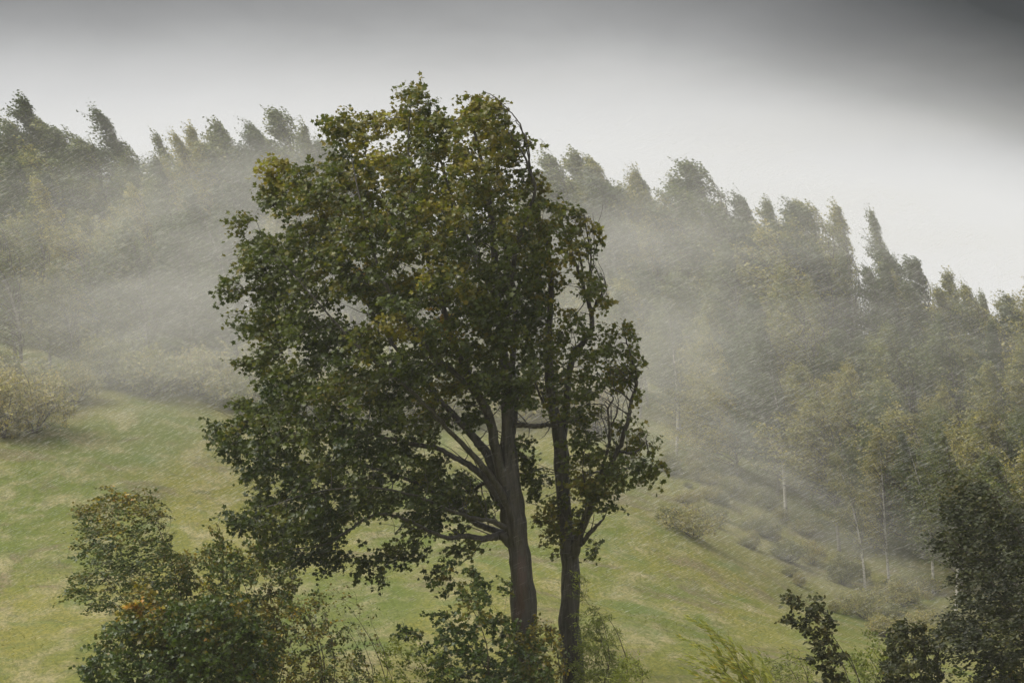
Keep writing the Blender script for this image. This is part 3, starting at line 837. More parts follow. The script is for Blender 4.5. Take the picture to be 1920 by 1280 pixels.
shrub('young_maple_tree', 'young maple with several bright yellow leaves, rounded and dense in the middle of the bushes', 'tree',
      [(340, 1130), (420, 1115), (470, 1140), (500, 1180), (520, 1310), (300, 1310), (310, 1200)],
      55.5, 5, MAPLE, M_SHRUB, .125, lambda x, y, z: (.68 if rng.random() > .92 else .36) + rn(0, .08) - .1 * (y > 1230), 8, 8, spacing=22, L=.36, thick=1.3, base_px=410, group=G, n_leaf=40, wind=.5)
shrub('dogwood_bush', 'brownish green twiggy bush with curled leaves, next to the thin bare sapling', 'bush',
      [(520, 1140), (560, 1125), (600, 1130), (618, 1160), (625, 1210), (690, 1230), (700, 1310), (480, 1310), (490, 1200)],
      57, 8, OVAL, M_SHRUB, .09, lambda x, y, z: .55 + rn(0, .11) - .15 * (x > 625), 7, 8, spacing=21, L=.36, thick=1.3, wind=.4, up=.5,
      fix=[(598, 1122, 0), (605, 1135, 0), (563, 1130, 0), (640, 1180, 0), (650, 1200, 0), (585, 1118, 0)], base_px=560, group=G, holes=[(600, 1200, 8), (560, 1215, 8)])
shrub('slender_sapling', 'slender sapling with sparse leaves on long bare upright twigs, against the open grass', 'tree', None, 57, 5, OVAL, M_SHRUB, .085,
      lambda x, y, z: .55 + rn(0, .1), 2, 5, L=.34, wind=.3, up=.8, r_stem=.02, base_px=700, group=G,
      fix=[(634, 1105, 0), (640, 1118, 0), (660, 1100, 0), (665, 1125, .1), (672, 1145, 0), (678, 1170, 0), (697, 1140, .1), (694, 1160, .1), (686, 1180, 0), (650, 1150, 0), (660, 1170, 0), (690, 1200, 0), (700, 1190, .1),
           (680, 1205, -.1), (705, 1220, 0), (690, 1235, 0), (670, 1215, 0), (712, 1205, .1), (640, 1160, .2), (655, 1190, .1), (628, 1150, .2), (700, 1255, 0), (690, 1270, .1)])
shrub('low_bramble', 'low pale green weedy scrub between the slender sapling and the maple shoots', 'shrub',
      [(720, 1215), (760, 1200), (800, 1210), (850, 1230), (860, 1310), (700, 1310)], 57.5, 7, OVAL, M_WILLOW, .085, lambda x, y, z: .3 + rn(0, .12), 5, 8, spacing=22, L=.3, thick=1,
      wind=.3, up=.6, group=G, fix=[(740, 1205, 0), (765, 1190, 0)])
shrub('maple_sucker_clump', 'dark dense clump of maple shoots rising in a cone before the thick trunk', 'bush',
      [(885, 1082), (905, 1095), (925, 1145), (950, 1165), (985, 1175), (1010, 1190), (1030, 1230), (1040, 1310), (790, 1310), (815, 1260), (840, 1200), (862, 1140), (870, 1105)],
      57.5, 7, MAPLE, M_SHRUB, .125, lambda x, y, z: .22 + .18 * (y < 1165) + .22 * (x > 985) + rn(0, .09), 6, 8, spacing=21, L=.32, thick=1.6, wind=.45, up=.3,
      fix=[(760, 1182, .3), (775, 1190, .3), (790, 1200, .2), (805, 1212, .1), (820, 1150, .2), (835, 1160, .2), (828, 1205, 0), (845, 1080, .5), (838, 1095, .5), (858, 1110, .4), (885, 1080, 0), (892, 1085, 0), (950, 1100, .3), (940, 1155, 0), (850, 1060, .5)],
      base_px=930, group=G, n_leaf=60)
shrub('hazel_bush', 'rusty olive bush at the foot of the slimmer maple trunk, with reddish brown leaves', 'bush',
      [(985, 1185), (1010, 1170), (1030, 1165), (1048, 1190), (1060, 1225), (1062, 1310), (960, 1310), (965, 1230)],
      58.2, 5, OVAL, M_SHRUB, .09, lambda x, y, z: .62 + rn(0, .09), 7, 8, spacing=19, L=.32, thick=1, wind=.3, up=.5, base_px=1010, group=G)
shrub('willow_bush', 'rounded pale olive willow bush with an arching bare shoot, leaning on the slimmer maple trunk', 'bush',
      [(1095, 1175), (1120, 1158), (1142, 1168), (1155, 1200), (1165, 1240), (1180, 1310), (1075, 1310), (1080, 1230)],
      59.8, 7, WILLOW, M_WILLOW, .085, lambda x, y, z: .22 + rn(0, .12), 9, 14, spacing=18, L=.36, thick=1.1, wind=.2, up=.6, base_px=1125, group=G,
      fix=[(1097, 1090, 0), (1093, 1115, 0), (1098, 1150, 0), (1120, 1142, 0), (1140, 1155, 0), (1155, 1190, 0)])
shrub('willow_bush', 'small bright green willow tuft at the bottom, beside the rounded willow bush', 'bush',
      [(1160, 1240), (1180, 1228), (1205, 1235), (1212, 1310), (1140, 1310)], 57.5, 4, WILLOW, M_WILLOW, .09, lambda x, y, z: .45 + rn(0, .12), 8, 12, spacing=17, L=.3, thick=.8, wind=.2, up=.6, group=G)


# long willow wands swept by the wind
def wands(name, label, base_px, D0, tips, size, mat, shape, tint0, group=None, lp=34, bend=.35, r=.012):
    wx = (base_px - 960) / FP * D0
    base = np.array([wx, D0, gz(wx, D0)])
    root = thing(name, tuple(base), label, 'bush', group)
    lb = Buf()
    for tx, ty, dz in tips:
        tip = world_pt(tx, ty, D0 + dz)
        st = base + np.array([rng.uniform(-1.1, .5), rng.normal(0, .4), -.1])
        t = np.linspace(0, 1, 12)[:, None]
        v = tip - st
        ln = st + v * t + np.array([bend * abs(v[0]) + .08 * v[2], 0, bend * .45 * v[2]]) * (4 * t * (1 - t)) * .8
        b = Buf(); tubes(b, sub(ln, base), r * (1 - .8 * t[:, 0]), 5)
        link('stem', b.mesh('stem', M_TWIG, True), root)
        n = lp
        tl = rng.uniform(.45, 1.0, n)
        pos = np.stack([np.interp(tl, t[:, 0], ln[:, k]) for k in range(3)], -1) + rng.normal(0, .02, (n, 3))
        i1 = np.clip((tl * 11).astype(int), 0, 10)
        tan = nrm(ln[i1 + 1] - ln[i1])
        d = tan * .9 + WIND * .5 + rng.normal(0, .3, (n, 3))
        nn = rng.normal(0, .45, (n, 3)) + np.array([0, -.9, .8])
        leaves(lb, shape, sub(pos, base), d, nn, size * rng.uniform(.7, 1.2, n), np.clip(tint0 + rng.normal(0, .16, n), 0, 1))
    link('foliage', lb.mesh('foliage', mat), root, kind='stuff')
    return root


wt = [(1284, 1152, 0), (1300, 1160, .2), (1318, 1165, -.1), (1276, 1192, 0), (1290, 1198, .2), (1305, 1205, -.2), (1330, 1185, .3), (1275, 1232, 0), (1292, 1228, .2), (1310, 1236, -.2),
      (1325, 1215, 0), (1345, 1222, .3), (1300, 1262, 0), (1322, 1255, .2), (1280, 1250, .3), (1340, 1250, -.2), (1372, 1200, .3), (1388, 1215, .1), (1360, 1240, .2), (1395, 1240, 0), (1410, 1230, .2), (1425, 1225, .3), (1435, 1250, 0), (1405, 1262, 0)]
wands('willow_bush', 'long willow wands with narrow bright leaves all streaming one way, alone before the open grass', 1425, 56, wt, .16, M_WILLOW, WILLOW, .62, G, lp=50, bend=.22)
shrub('willow_bush', 'low fine-leaved willow scrub just behind the streaming willow wands', 'bush',
      [(1430, 1250), (1450, 1228), (1480, 1215), (1510, 1225), (1530, 1250), (1535, 1310), (1410, 1310)], 58.5, 6, WILLOW, M_WILLOW, .09, lambda x, y, z: .35 + rn(0, .14), 7, 10,
      spacing=19, L=.34, thick=.9, wind=.5, up=.4, group=G)
shrub('young_poplar_tree', 'young poplar with round dark leaves on two arching stems, tips bowed over by the wind', 'tree', None, 55.5, 4, OVAL, M_DARKLEAF, .12,
      lambda x, y, z: .42 + rn(0, .1), 6, 8, L=.24, wind=.5, up=.15, r_stem=.025, base_px=1600, group=G, n_leaf=60,
      fix=[(1485, 1116, 0), (1494, 1122, 0), (1505, 1130, 0), (1516, 1138, 0), (1527, 1150, 0), (1536, 1160, 0), (1545, 1172, 0), (1552, 1185, 0), (1484, 1160, .2), (1496, 1165, .2), (1510, 1172, .2), (1522, 1180, .2),
           (1535, 1190, .1), (1541, 1132, .3), (1543, 1142, .3), (1552, 1160, .3), (1560, 1175, .3), (1556, 1195, .1), (1548, 1205, 0), (1540, 1215, 0), (1560, 1215, 0), (1545, 1230, 0), (1530, 1232, 0), (1562, 1232, 0),
           (1575, 1240, 0), (1588, 1225, .1), (1550, 1248, 0), (1566, 1256, 0), (1580, 1262, 0), (1560, 1275, 0), (1590, 1275, 0), (1575, 1285, 0), (1600, 1290, 0), (1545, 1280, 0)])
shrub('hazel_bush', 'mid green bush with pale tips between the young poplar and the dark rounded bush', 'bush',
      [(1600, 1235), (1620, 1215), (1650, 1200), (1665, 1230), (1670, 1310), (1590, 1310)], 58.5, 5, OVAL, M_WILLOW, .08, lambda x, y, z: .22 + rn(0, .12), 6, 9,
      spacing=18, L=.32, thick=.9, wind=.3, up=.6, group=G, fix=[(1640, 1195, 0)])
shrub('alder_bush', 'dark rounded bush with dense leaves, standing close before the large dark tree', 'bush',
      [(1680, 1178), (1700, 1165), (1725, 1172), (1735, 1195), (1768, 1210), (1765, 1310), (1655, 1310), (1660, 1240), (1668, 1200)],
      56.5, 5, OVAL, M_DARKLEAF, .11, lambda x, y, z: .35 + rn(0, .1), 9, 8, spacing=18, L=.28, thick=1.2, wind=.45, up=.2, base_px=1710, group=G, n_leaf=40,
      fix=[(1695, 1168, 0), (1722, 1168, 0)])
# the large dark tree cut by the frame
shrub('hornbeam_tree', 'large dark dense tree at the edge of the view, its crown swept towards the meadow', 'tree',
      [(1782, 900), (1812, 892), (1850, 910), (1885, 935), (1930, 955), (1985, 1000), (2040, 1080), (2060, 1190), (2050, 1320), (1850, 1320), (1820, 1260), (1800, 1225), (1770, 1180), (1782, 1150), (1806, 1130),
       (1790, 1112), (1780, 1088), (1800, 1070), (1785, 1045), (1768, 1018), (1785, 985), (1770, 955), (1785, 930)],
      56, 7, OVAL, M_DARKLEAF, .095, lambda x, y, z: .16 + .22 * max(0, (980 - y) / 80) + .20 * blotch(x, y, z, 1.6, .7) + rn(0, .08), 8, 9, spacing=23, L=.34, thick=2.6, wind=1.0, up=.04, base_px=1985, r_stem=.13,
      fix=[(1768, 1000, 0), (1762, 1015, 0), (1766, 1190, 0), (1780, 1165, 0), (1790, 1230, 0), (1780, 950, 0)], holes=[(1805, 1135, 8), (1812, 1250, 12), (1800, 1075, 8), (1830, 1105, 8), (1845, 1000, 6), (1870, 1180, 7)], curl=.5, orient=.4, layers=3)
shrub('hazel_bush', 'thin low branches with olive leaves below the large dark tree, at the bottom edge', 'bush',
      [(1790, 1255), (1830, 1240), (1870, 1245), (1930, 1240), (1960, 1310), (1780, 1310)], 57.5, 5, OVAL, M_SHRUB, .1, lambda x, y, z: .45 + rn(0, .1), 5, 7, spacing=24, L=.32, thick=.9, wind=.5,
      up=.3, group=G)


# ================================================================== the birch forest
def birch_meshes(h, width, seedn, lean=.10, dens=1.0, crown0=.22, leaf=.13, fine=True):
    """a windswept birch h metres tall: trunk mesh, branch mesh, foliage mesh in local coordinates"""
    global rng
    keep_rng = rng
    rng = np.random.default_rng(seedn)
    t = np.linspace(0, 1, 14)
    wob = rng.normal(0, .05, 2)
    tx = -lean * h * t ** 1.9 + wob[0] * h * .3 * np.sin(t * 4)
    ty = wob[1] * h * .3 * np.sin(t * 3)
    trunk = np.stack([tx, ty, h * t * .96 - .2], -1)
    tr = .011 * h * (1 - t) ** .8 + .012
    b = Buf(); tubes(b, trunk, tr, 8, rough=.06)
    mt = b.mesh('trunk', M_BIRCHBARK, True)
    nb = int(66 * dens)
    ta = crown0 + (1 - crown0) * (np.arange(nb) + rng.random(nb)) / nb
    ta = np.clip(ta, 0, .985)
    at = np.stack([np.interp(ta, t, trunk[:, k]) for k in range(3)], -1)
    ph = rng.random(nb) * 2 * np.pi
    xq = np.clip((1 - ta) / (1 - crown0), 0, 1)
    prof = np.clip(1.25 * xq ** rng.uniform(.75, 1.2) * (1 - .5 * xq ** 4), .05, 1) * (.45 + .8 * rng.random(nb))
    ln_ = width * .5 * prof
    d = np.stack([np.cos(ph), np.sin(ph), 0.9 + 1.0 * ta], -1)
    d = nrm(d + WIND * .35)
    s = np.linspace(0, 1, 6)[None, :, None]
    L = (ln_ / np.maximum(.35, np.linalg.norm(d[:, :2], axis=1)))[:, None, None]
    br = at[:, None] + d[:, None] * L * s + (WIND * .55 + np.array([0, 0, -.10])) * L * s ** 2
    b = Buf(); tubes(b, br, (.0035 * h * (1 - ta)[:, None] + .012) * np.linspace(1, .35, 6)[None], 4)
    # clump centres along the branches
    per_b = np.maximum(2, (ln_ * 3.0).astype(int))
    C, O = [], []
    for k in range(nb):
        for q in range(per_b[k]):
            u = .28 + .72 * (q + rng.random()) / per_b[k]
            C.append([np.interp(u, s[0, :, 0], br[k, :, a]) for a in range(3)]); O.append(nrm(br[k, -1] - br[k, -3]))
    for q in range(10):                                        # leader plume
        u = .78 + .22 * q / 9
        C.append([np.interp(u, t, trunk[:, a]) for a in range(3)]); O.append(nrm(trunk[-1] - trunk[-3] + np.array([-.5, 0, .5])))
    C, O = np.array(C), np.array(O)
    lsc = np.clip(.42 + 1.5 * (1 - C[:, 2] / h), .45, 1.0)
    O = nrm(O + np.array([-.1, 0, 1.0]) * np.clip(1.1 - lsc, 0, 1)[:, None])
    tint = np.clip(.42 + rng.normal(0, .10, len(C)), 0, 1)
    ln2, P, D, Nn, sz, tn, ci = shoots(C, O, .95, 4, 9 if fine else 7, BIRCH, leaf, tint, spread=.34, wind=.8, up=.55, base_spread=.14, jitter=.05, droop=-.02, seg=3, lsc=lsc)
    tubes(b, ln2, np.linspace(.008, .004, 3)[None] * np.ones((len(ln2), 1)), 3)
    bt_ = b
    # streaming tips that stand clear of the crown
    kt = np.argsort(-C[:, 2] + rng.normal(0, h * rng.uniform(.12, .28), len(C)))[:int(rng.integers(16, 40))]
    O2 = nrm(np.array([-.55, .05, .85]) + rng.normal(0, .16, (len(kt), 3)))
    ln3, P3, D3, N3, s3, t3, c3 = shoots(C[kt], O2, rng.uniform(.8, 1.25), 2, 12, BIRCH, leaf * .85, tint[kt], spread=.24, wind=.45, up=.5, base_spread=.08, jitter=.035, droop=-.02, seg=4, curl=.5)
    tubes(bt_, ln3, np.linspace(.012, .004, 4)[None] * np.ones((len(ln3), 1)), 3)
    mb = bt_.mesh('branches', M_TWIG)
    b = Buf(); leaves(b, BIRCH, P, D, Nn, sz, tn); leaves(b, BIRCH, P3, D3, N3, s3, t3)
    mf = b.mesh('foliage', M_BIRCHLEAF)
    rng = keep_rng
    tip = trunk[-1] + np.array([-.7, 0, .75])
    return mt, mb, mf, tip


SLIM = [birch_meshes(12.0, w_, 100 + k, lean=l_, dens=d_) for k, (w_, l_, d_) in enumerate([(4.2, .10, 1.0), (5.0, .15, 1.15), (3.2, .20, .8), (4.6, .06, 1.0), (5.8, .16, 1.4), (3.6, .26, .85), (5.2, .08, 1.2), (6.2, .12, 1.5), (4.0, .18, .7), (5.0, .03, 1.0)])]
BROAD = [birch_meshes(9.0, w_, 200 + k, lean=l_, dens=1.25, crown0=c_) for k, (w_, l_, c_) in enumerate([(6.2, .08, .10), (5.4, .12, .16), (7.0, .10, .08), (5.8, .14, .3)])]


def place_tree(parts, H0, x, y, top_z=None, height=None, rz=0.0, name='birch_tree', label='', group='', widen=1.0):
    z = gz(x, y)
    if top_z is not None: height = top_z - z
    s = height / parts[3][2]
    root = thing(name, (x, y, z), label, 'tree', group)
    root.rotation_euler = (0, 0, rz)
    root.scale = (s * widen, s * widen, s)
    link('trunk', parts[0], root)
    a = link('branches', parts[1], root, kind='stuff')
    a = link('foliage', parts[2], root, kind='stuff')
    return root


SKY_L = [(12, 222, 'narrow'), (44, 178, 'tallest spired'), (72, 215, 'thin'), (104, 226, 'feathery'), (150, 262, 'low rounded'), (196, 200, 'pointed'), (228, 262, 'squat'), (266, 240, 'slim'), (300, 290, 'short'),
         (345, 232, 'spindly'), (378, 268, 'low'), (404, 226, 'swept'), (458, 226, 'bushy topped'), (503, 192, 'long plumed'), (545, 226, 'double tipped'), (585, 270, 'low hazy'), (612, 252, 'pale hazy')]
SKY_R = [(1030, 287, 'leafy'), (1073, 280, 'upright'), (1100, 288, 'sharply leaning'), (1135, 345, 'low'), (1165, 316, 'ragged'), (1196, 322, 'spiky'), (1238, 330, 'rounded'), (1268, 320, 'sparse'), (1300, 292, 'tallest and darkest'),
         (1345, 372, 'short'), (1383, 362, 'pointed'), (1432, 368, 'thin topped'), (1474, 374, 'narrow'), (1510, 366, 'curved'), (1556, 376, 'wispy'), (1598, 392, 'open crowned'), (1640, 460, 'low'), (1668, 490, 'stubby'), (1712, 474, 'domed'),
         (1762, 505, 'small topped'), (1800, 532, 'low pale'), (1832, 545, 'faint'), (1872, 548, 'small pointed'), (1912, 515, 'dark upright'), (1950, 540, 'outermost')]
GL = 'birches along the skyline'
ordw = ['first', 'second', 'third', 'fourth', 'fifth', 'sixth', 'seventh', 'eighth', 'ninth', 'tenth', 'eleventh', 'twelfth', 'thirteenth', 'fourteenth', 'fifteenth', 'sixteenth', 'seventeenth', 'eighteenth', 'nineteenth',
        'twentieth', 'twenty-first', 'twenty-second', 'twenty-third', 'twenty-fourth', 'twenty-fifth', 'twenty-sixth', 'twenty-seventh', 'twenty-eighth', 'twenty-ninth', 'thirtieth']
for side, lst in (('left', SKY_L), ('right', SKY_R)):
    for k, (px, py, adj) in enumerate(lst):
        d = 150 + rng.uniform(-4, 4)
        v = SLIM[(k * 7 + 3) % 10] if px != 1300 else SLIM[4]
        tipz = -(py - 640) / FP * d
        h = tipz - gz((px - 960) / FP * d, d)
        s = h / v[3][2]
        x = (px - 960) / FP * d - v[3][0] * s
        place_tree(v, 12, x, d, top_z=tipz, rz=rng.uniform(-.7, .7), widen=1.3 if px == 1300 else rng.uniform(.8, 1.35),
                   label=f'{adj} birch on the skyline, {ordw[k]} from the ' + ('left edge of the view' if side == 'left' else 'big maple going right'), group=GL)
    # behind the maples the ridge goes on
for k, px in enumerate((660, 720, 790, 860, 930, 985)):
    d = 151 + rng.uniform(-3, 3)
    v = SLIM[(k * 5) % 6]
    place_tree(v, 12, (px - 960) / FP * d, d, height=11.5 * rng.uniform(.9, 1.05), rz=rng.uniform(-.3, .3), group='birches hidden behind the big maple', label=f'hazy birch glimpsed through gaps in the big maple crown, {ordw[k]} from the left')

MASS = np.array([(-80, 280), (0, 275), (60, 268), (120, 285), (200, 272), (300, 300), (400, 275), (480, 262), (560, 280), (640, 300), (1010, 335), (1100, 345), (1200, 372), (1260, 372), (1350, 402), (1450, 430), (1550, 455),
                 (1640, 500), (1760, 540), (1870, 580), (1990, 600)], float)
n_m = {}
px = -70.0
while px < 2000:
    if not 640 < px < 1000:
        d = 146.5 + rng.uniform(-1.5, 1.5)
        v = SLIM[int(rng.integers(10))] if rng.random() < .75 else BROAD[int(rng.integers(4))]
        tipz = -(np.interp(px, MASS[:, 0], MASS[:, 1]) + rng.uniform(-34, 12) - 640) / FP * d
        x = (px - 960) / FP * d
        sd_ = 'left of the big maple' if px < 900 else 'right of the maples'
        n_m[sd_] = n_m.get(sd_, 0) + 1
        place_tree(v, 12, x - v[3][0] * .5, d, top_z=tipz, rz=rng.uniform(-.5, .5), widen=rng.uniform(1.0, 1.3), label=f'birch crown filling the skyline gaps, {sd_}, {ordw[n_m[sd_] - 1]} from the left', group='birches filling the ridge')
    px += rng.uniform(28, 58)

# ranks of trees down the slope to the forest edge
ranks = [('just below the skyline', 143, 0), ('in the upper slope', 137, 1), ('half way down the slope', 131, 2), ('in the lower slope', 125, 3), ('low in the wood', 119, 4), ('near the slope foot', 113, 5), ('at the wood bottom', 108, 6), ('lowest of all', 103, 7)]
TALLY = {}
for txt, dep, rk in ranks:
    px = -60 + rng.uniform(0, 60)
    while px < 1985:
        d = dep + rng.uniform(-2.5, 2.5)
        if d > edge_depth(px) + 1.5 and not (560 < px < 1120 and rk in (1, 3, 5)) :
            right = px > 1000
            broad = rng.random() < (.55 if right else .25) + .08 * rk
            v = BROAD[rng.integers(4)] if broad else SLIM[rng.integers(10)]
            hgt = rng.uniform(6.5, 9.5) if broad else rng.uniform(9.0, 12.0)
            if rk == 0: hgt *= .88
            if right and rk >= 3: hgt *= .95
            x = (px - 960) / FP * d
            side = 'left of the big maple' if px < 560 else ('behind the big maple' if px < 1010 else ('right of the maples' if px < 1450 else 'near the right edge'))
            key = (txt, side); TALLY[key] = TALLY.get(key, 0) + 1
            kindw = 'broad low' if broad else 'slim tall'
            lab = f'{kindw} birch {txt}, {side}, {ordw[TALLY[key] - 1]} from the left'.replace('birch half way down', 'birch half down')
            place_tree(v, 12, x, d, height=hgt, rz=rng.uniform(-.35, .35), widen=rng.uniform(.9, 1.2), label=lab, group='birches in the misty wood on the slope')
        px += rng.uniform(62, 105) * (150 / dep) * .82
# birches whose pale trunks show at the forest edge: (px of base, py of base, depth, height, variant)
for px, py, d, hgt, v, lab in [
        (1268, 762, 119.5, 9.5, SLIM[3], 'birch with a short pale bare trunk at the meadow edge, nearest the slimmer maple'),
        (1474, 835, 115.5, 11.5, SLIM[1], 'birch with a long upright whitish trunk at the upper meadow edge'),
        (1622, 1112, 106, 7.5, SLIM[5], 'young birch with a thin white trunk curving to a bare tip, before the dark wood'),
        (1668, 1085, 108, 8.5, SLIM[0], 'birch with a faint grey trunk behind the thin curved white one'),
        (1750, 1112, 107, 9.0, SLIM[2], 'birch with a mottled white trunk left of the large dark tree'),
        (1792, 1060, 103, 9.5, SLIM[3], 'birch with a bright white trunk touching the outline of the large dark tree')]:
    x = (px - 960) / FP * d
    mp_ = v[0].copy(); mp_.materials[0] = M_PALEBARK; v = (mp_,) + tuple(v[1:])
    place_tree(v, 12, x, d, height=hgt, rz=rng.uniform(-.1, .1), widen=.8, label=lab, group='birches with pale trunks at the wood edge')


# bushes at the forest edge
def bush_mesh(seedn, w_, h_, mat, leaf=.12):
    global rng
    keep_rng = rng
    rng = np.random.default_rng(seedn)
    n = 110
    C = rng.normal(0, 1, (n, 3)); C = nrm(C) * rng.random((n, 1)) ** .4
    C = C * np.array([w_ / 2, w_ / 2, h_ / 2]) + np.array([0, 0, h_ * .5])
    O = nrm(C - np.array([0, 0, 0.0]))
    ln2, P, D, Nn, sz, tn, ci = shoots(C, O, .5, 5, 8, BIRCH, leaf, np.clip(.45 + rng.normal(0, .12, n), 0, 1), spread=.4, wind=.6, up=.4, base_spread=.15, jitter=.06, seg=3)
    b = Buf(); tubes(b, ln2, np.linspace(.01, .004, 3)[None] * np.ones((len(ln2), 1)), 3)
    st = np.zeros((14, 5, 3)); tg = C[:14]
    for q in range(5): st[:, q] = tg * (q / 4) ** 1.0 * np.array([1, 1, 1])
    tubes(b, st, np.linspace(.03, .012, 5)[None] * np.ones((14, 1)), 4)
    mb = b.mesh('stems', M_TWIG)
    b = Buf(); leaves(b, BIRCH, P, D, Nn, sz, tn)
    mf = b.mesh('foliage', mat)
    rng = keep_rng
    return mb, mf


BUSH = [bush_mesh(300, 3.2, 2.2, M_SCRUB), bush_mesh(301, 2.4, 2.6, M_SCRUB), bush_mesh(302, 4.0, 1.9, M_SCRUB), bush_mesh(303, 2.6, 1.5, M_SCRUB)]


def place_bush(k, px, d, s, label, group, z_off=-.05):
    x = (px - 960) / FP * d
    root = thing('bush', (x, d, gz(x, d) + z_off), label, 'bush', group)
    root.rotation_euler = (0, 0, rng.uniform(-.5, .5)); root.scale = (s, s, s * rng.uniform(.9, 1.1))
    link('stems', BUSH[k][0], root, kind='stuff'); link('foliage', BUSH[k][1], root, kind='stuff')


k = 0
for px in np.arange(-40, 1990, 46):
    if 600 < px < 1080 and k % 2: k += 1; continue
    d = edge_depth(px) + (rng.uniform(-.5, 2.5) if px < 1150 else rng.uniform(-5, 3))
    side = 'left of the big maple' if px < 480 else ('behind the big maple' if px < 1000 else ('right of the maples' if px < 1500 else 'near the right border'))
    key = ('bush', side); TALLY[key] = TALLY.get(key, 0) + 1
    place_bush(k % 4, px + rng.uniform(-15, 15), d, rng.uniform(.8, 1.4) * (1 if px < 1150 else .42), f'brownish bush at the wood edge, {side}, {ordw[TALLY[key] - 1]} from the left', 'bushes along the wood edge')
    k += 1
place_bush(1, 8, 101, 1.2, 'large pale feathery bush at the left border, below the wood', 'bushes along the wood edge')
place_bush(0, 66, 103, 1.2, 'pale reedy bush beside the large feathery one at the left border', 'bushes along the wood edge')
place_bush(2, 1300, 98, .8, 'lone brownish bramble patch out on the open meadow right of the maples', 'bushes on the meadow')
place_bush(3, 1265, 99, .6, 'smaller bramble patch beside the lone brownish one on the meadow', 'bushes on the meadow')
low = [(1310, 117, 1, .7), (1370, 116, 0, .7), (1420, 112, 2, .8), (1350, 112, 3, .6), (1460, 104, 2, .6), (1400, 106, 3, .5), (1520, 110, 0, .9), (1580, 106, 1, .9), (1500, 99, 2, .8), (1560, 97, 0, .9), (1620, 98, 2, 1.0), (1680, 97, 1, .8), (1730, 95, 2, 1.0), (1790, 96, 0, .9), (1850, 94, 2, 1.1), (1660, 92, 3, .9), (1750, 90, 2, .8), (1560, 104, 1, .9), (1480, 108, 3, 1.1), (1440, 112, 0, .8), (1600, 90, 3, .7), (1540, 91, 3, .6), (1690, 103, 2, 1.0), (1890, 90, 2, 1.0)]
low = [q for q in low if not (q[0] < 1620 and q[1] < 105)]
for j, (px, d, kk, s) in enumerate(sorted(low)):
    place_bush(kk, px, d, s * .62, f'yellowish scrub bush on the slope below the wood, {ordw[j]} from the left', 'scrub below the wood')


for j, q in enumerate(np.sort(rng.random(30))):
    px = 1225 + 560 * q
    d = edge_depth(px) - rng.uniform(0, 16) * (.4 + q)
    place_bush(int(rng.integers(4)), px, d, rng.uniform(.16, .42), f'small tuft of weeds on the meadow just before the wood, {ordw[j]} from the left', 'tufts of weeds before the wood')


# ================================================================== rain, mist and haze
def vol_mat(name, density, color=(.96, .945, .91), aniso=0.0):
    m, t = material(name)
    o = t.n('ShaderNodeOutputMaterial')
    v = t.n('ShaderNodeVolumePrincipled')
    v.inputs['Color'].default_value = (*color, 1)
    v.inputs['Density'].default_value = density
    v.inputs['Anisotropy'].default_value = aniso
    t.l(v.outputs[0], o.inputs['Volume'])
    return m


RAIN_DIR = nrm(np.array([-0.88, 0.05, -0.42]))


def rain(n, d0, d1, width_px, len_px, density, label, dens_fn=None):
    d = d0 + (d1 - d0) * rng.random(n)
    px = rng.uniform(-80, 2000, n); py = rng.uniform(-60, 1340, n)
    if dens_fn is not None:
        keep = rng.random(n) < dens_fn(px, py)
        d, px, py = d[keep], px[keep], py[keep]; n = len(d)
    x = (px - 960) / FP * d; z = -(py - 640) / FP * d
    keep = z > ground_z(x, d) + .4
    d, x, z = d[keep], x[keep], z[keep]; n = len(d)
    c = np.stack([x, d, z], -1)
    dr = nrm(RAIN_DIR + rng.normal(0, .035, (n, 3)))
    L = (len_px * np.clip(rng.lognormal(0, .5, n), .3, 3) * d / FP)[:, None]
    w_ = (width_px * rng.uniform(.5, 1.5, n) * d / FP)[:, None] * .5
    u = nrm(np.cross(dr, np.array([0, 1.0, 0]))); v = np.cross(dr, u)
    a, b_ = c - dr * L * .5, c + dr * L * .5
    V = np.stack([a, c + u * w_, c + (-.5 * u + .87 * v) * w_, c + (-.5 * u - .87 * v) * w_, b_], 1)
    f = np.array([[0, 2, 1], [0, 3, 2], [0, 1, 3], [4, 1, 2], [4, 2, 3], [4, 3, 1]])
    F = (f[None] + (np.arange(n) * 5)[:, None, None]).reshape(-1, 3)
    b = Buf(); b.add(V, tris=F)
    link('driving_rain', b.mesh('driving_rain', vol_mat('rain_water', density)), kind='stuff', label=label)


def veil(px, py):
    a = np.exp(-((px - 420) / 330) ** 2 - ((py - 560) / 210) ** 2) + np.exp(-((px - 1320) / 260) ** 2 - ((py - 730) / 260) ** 2)
    return np.clip(.42 + .58 * a, 0, 1) * np.clip((py - 190) / 160, 0, 1) * np.where((px > 1300) & (py < 190 + (px - 1300) * .45), 0, 1)


rain(19000, 32, 57, .9, 17, 16, 'sparse bright streaks of wind-driven rain before the maples', lambda px, py: np.clip((py - 170) / 200, 0, 1) * np.where((px > 1300) & (py < 190 + (px - 1300) * .45), 0, 1))
rain(300000, 66, 100, 1.15, 13, 15, 'dense slanting rain between the maples and the wood', veil)

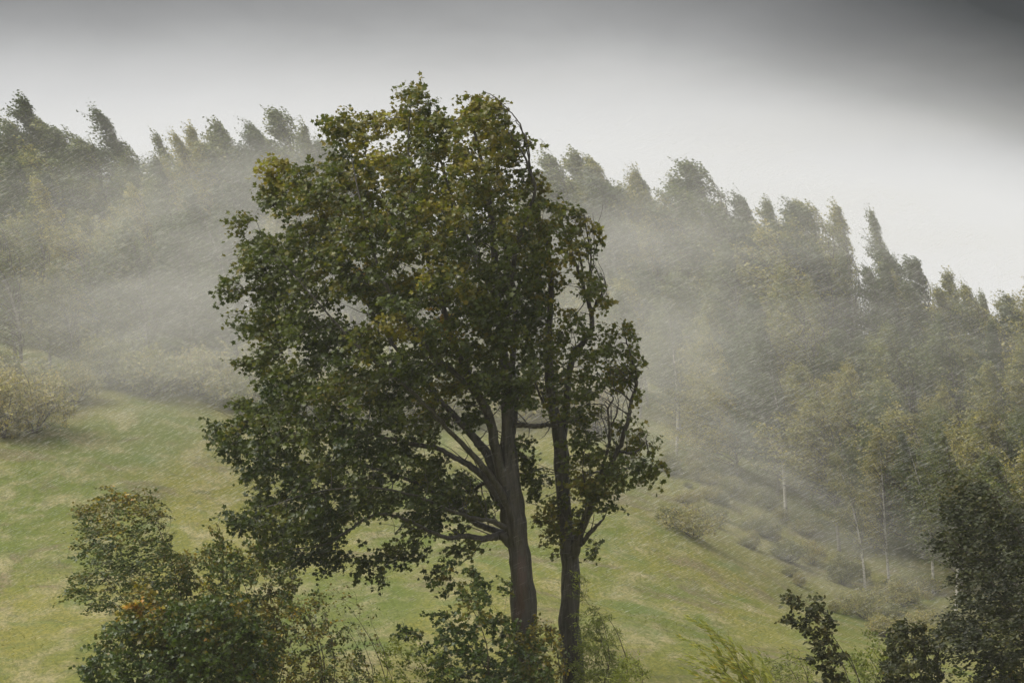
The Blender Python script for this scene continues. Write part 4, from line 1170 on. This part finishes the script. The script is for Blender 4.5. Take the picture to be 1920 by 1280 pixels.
# drifting banks of fine spray between the maples and the wood
def mist_mat(dens):
    m, t = material('drifting_spray')
    o = t.n('ShaderNodeOutputMaterial')
    v = t.n('ShaderNodeVolumePrincipled'); v.inputs['Color'].default_value = (.96, .945, .91, 1)
    c = t.n('ShaderNodeTexCoord')
    ln = t.n('ShaderNodeVectorMath', operation='LENGTH'); t.l(c.outputs['Object'], ln.inputs[0])
    mp_ = t.n('ShaderNodeMapping'); t.l(c.outputs['Object'], mp_.inputs[0]); mp_.inputs['Scale'].default_value = (1.0, 1.0, 2.2)
    nn = t.noise(mp_.outputs[0], 2.6, 3, 0.55)
    fa = t.mapr(ln.outputs['Value'], 1.0, 0.1)
    t.l(t.math('MULTIPLY', t.math('MULTIPLY', fa, t.mapr(nn, .34, .62, .15, 1.35)), dens), v.inputs['Density'])
    t.l(v.outputs[0], o.inputs['Volume'])
    return m


nu, nv = 32, 16
th = np.linspace(0, np.pi, nv + 1)[1:-1]; ph = np.arange(nu) / nu * 2 * np.pi
mv = np.array([[0, 0, 1]] + [[math.sin(a) * math.cos(b), math.sin(a) * math.sin(b), math.cos(a)] for a in th for b in ph] + [[0, 0, -1]])
tr_, qd_ = [], []
for j in range(nu):
    tr_.append([0, 1 + j, 1 + (j + 1) % nu]); m = 1 + (nv - 2) * nu
    tr_.append([len(mv) - 1, m + (j + 1) % nu, m + j])
    for i_ in range(nv - 2):
        a = 1 + i_ * nu + j; b = 1 + i_ * nu + (j + 1) % nu
        qd_.append([a, a + nu, b + nu, b])
def mist_mesh(dens):
    bb = Buf(); bb.add(mv, tris=tr_, quads=qd_)
    return bb.mesh('mist', mist_mat(dens))


def bank(px, py, d, rx, ry, rz, dens, tilt=18):
    o = link('mist', mist_mesh(dens), kind='stuff', label='pale bank of drifting spray in front of the wood')
    o.location = world_pt(px, py, d)
    o.rotation_euler = (0, R(-tilt), 0)
    o.scale = (rx, ry, rz)


bank(380, 490, 101, 16, 11, 9.0, .023)
bank(240, 650, 97, 13, 9, 4.5, .013, 8)
bank(1190, 590, 104, 10, 10, 9.0, .021, -40)
bank(1330, 800, 100, 12, 10, 6.0, .018, -35)
bank(1520, 1000, 92, 14, 10, 5.0, .020, -28)
bank(900, 510, 104, 60, 24, 15.5, .0165, 2)

zmin = float(GZ.min())
hb = Buf()
x0, x1, y0, y1, z0, z1 = -302, 302, -152, 302, zmin - 1, 21.0
hv = [(x, y, z) for z in (z0, z1) for y in (y0, y1) for x in (x0, x1)]
hb.add(hv, quads=[(0, 2, 3, 1), (4, 5, 7, 6), (0, 1, 5, 4), (2, 6, 7, 3), (0, 4, 6, 2), (1, 3, 7, 5)])
link('haze', hb.mesh('haze', vol_mat('haze_air', 0.0003, (.95, .95, .95))), kind='stuff', label='rain haze in the air')
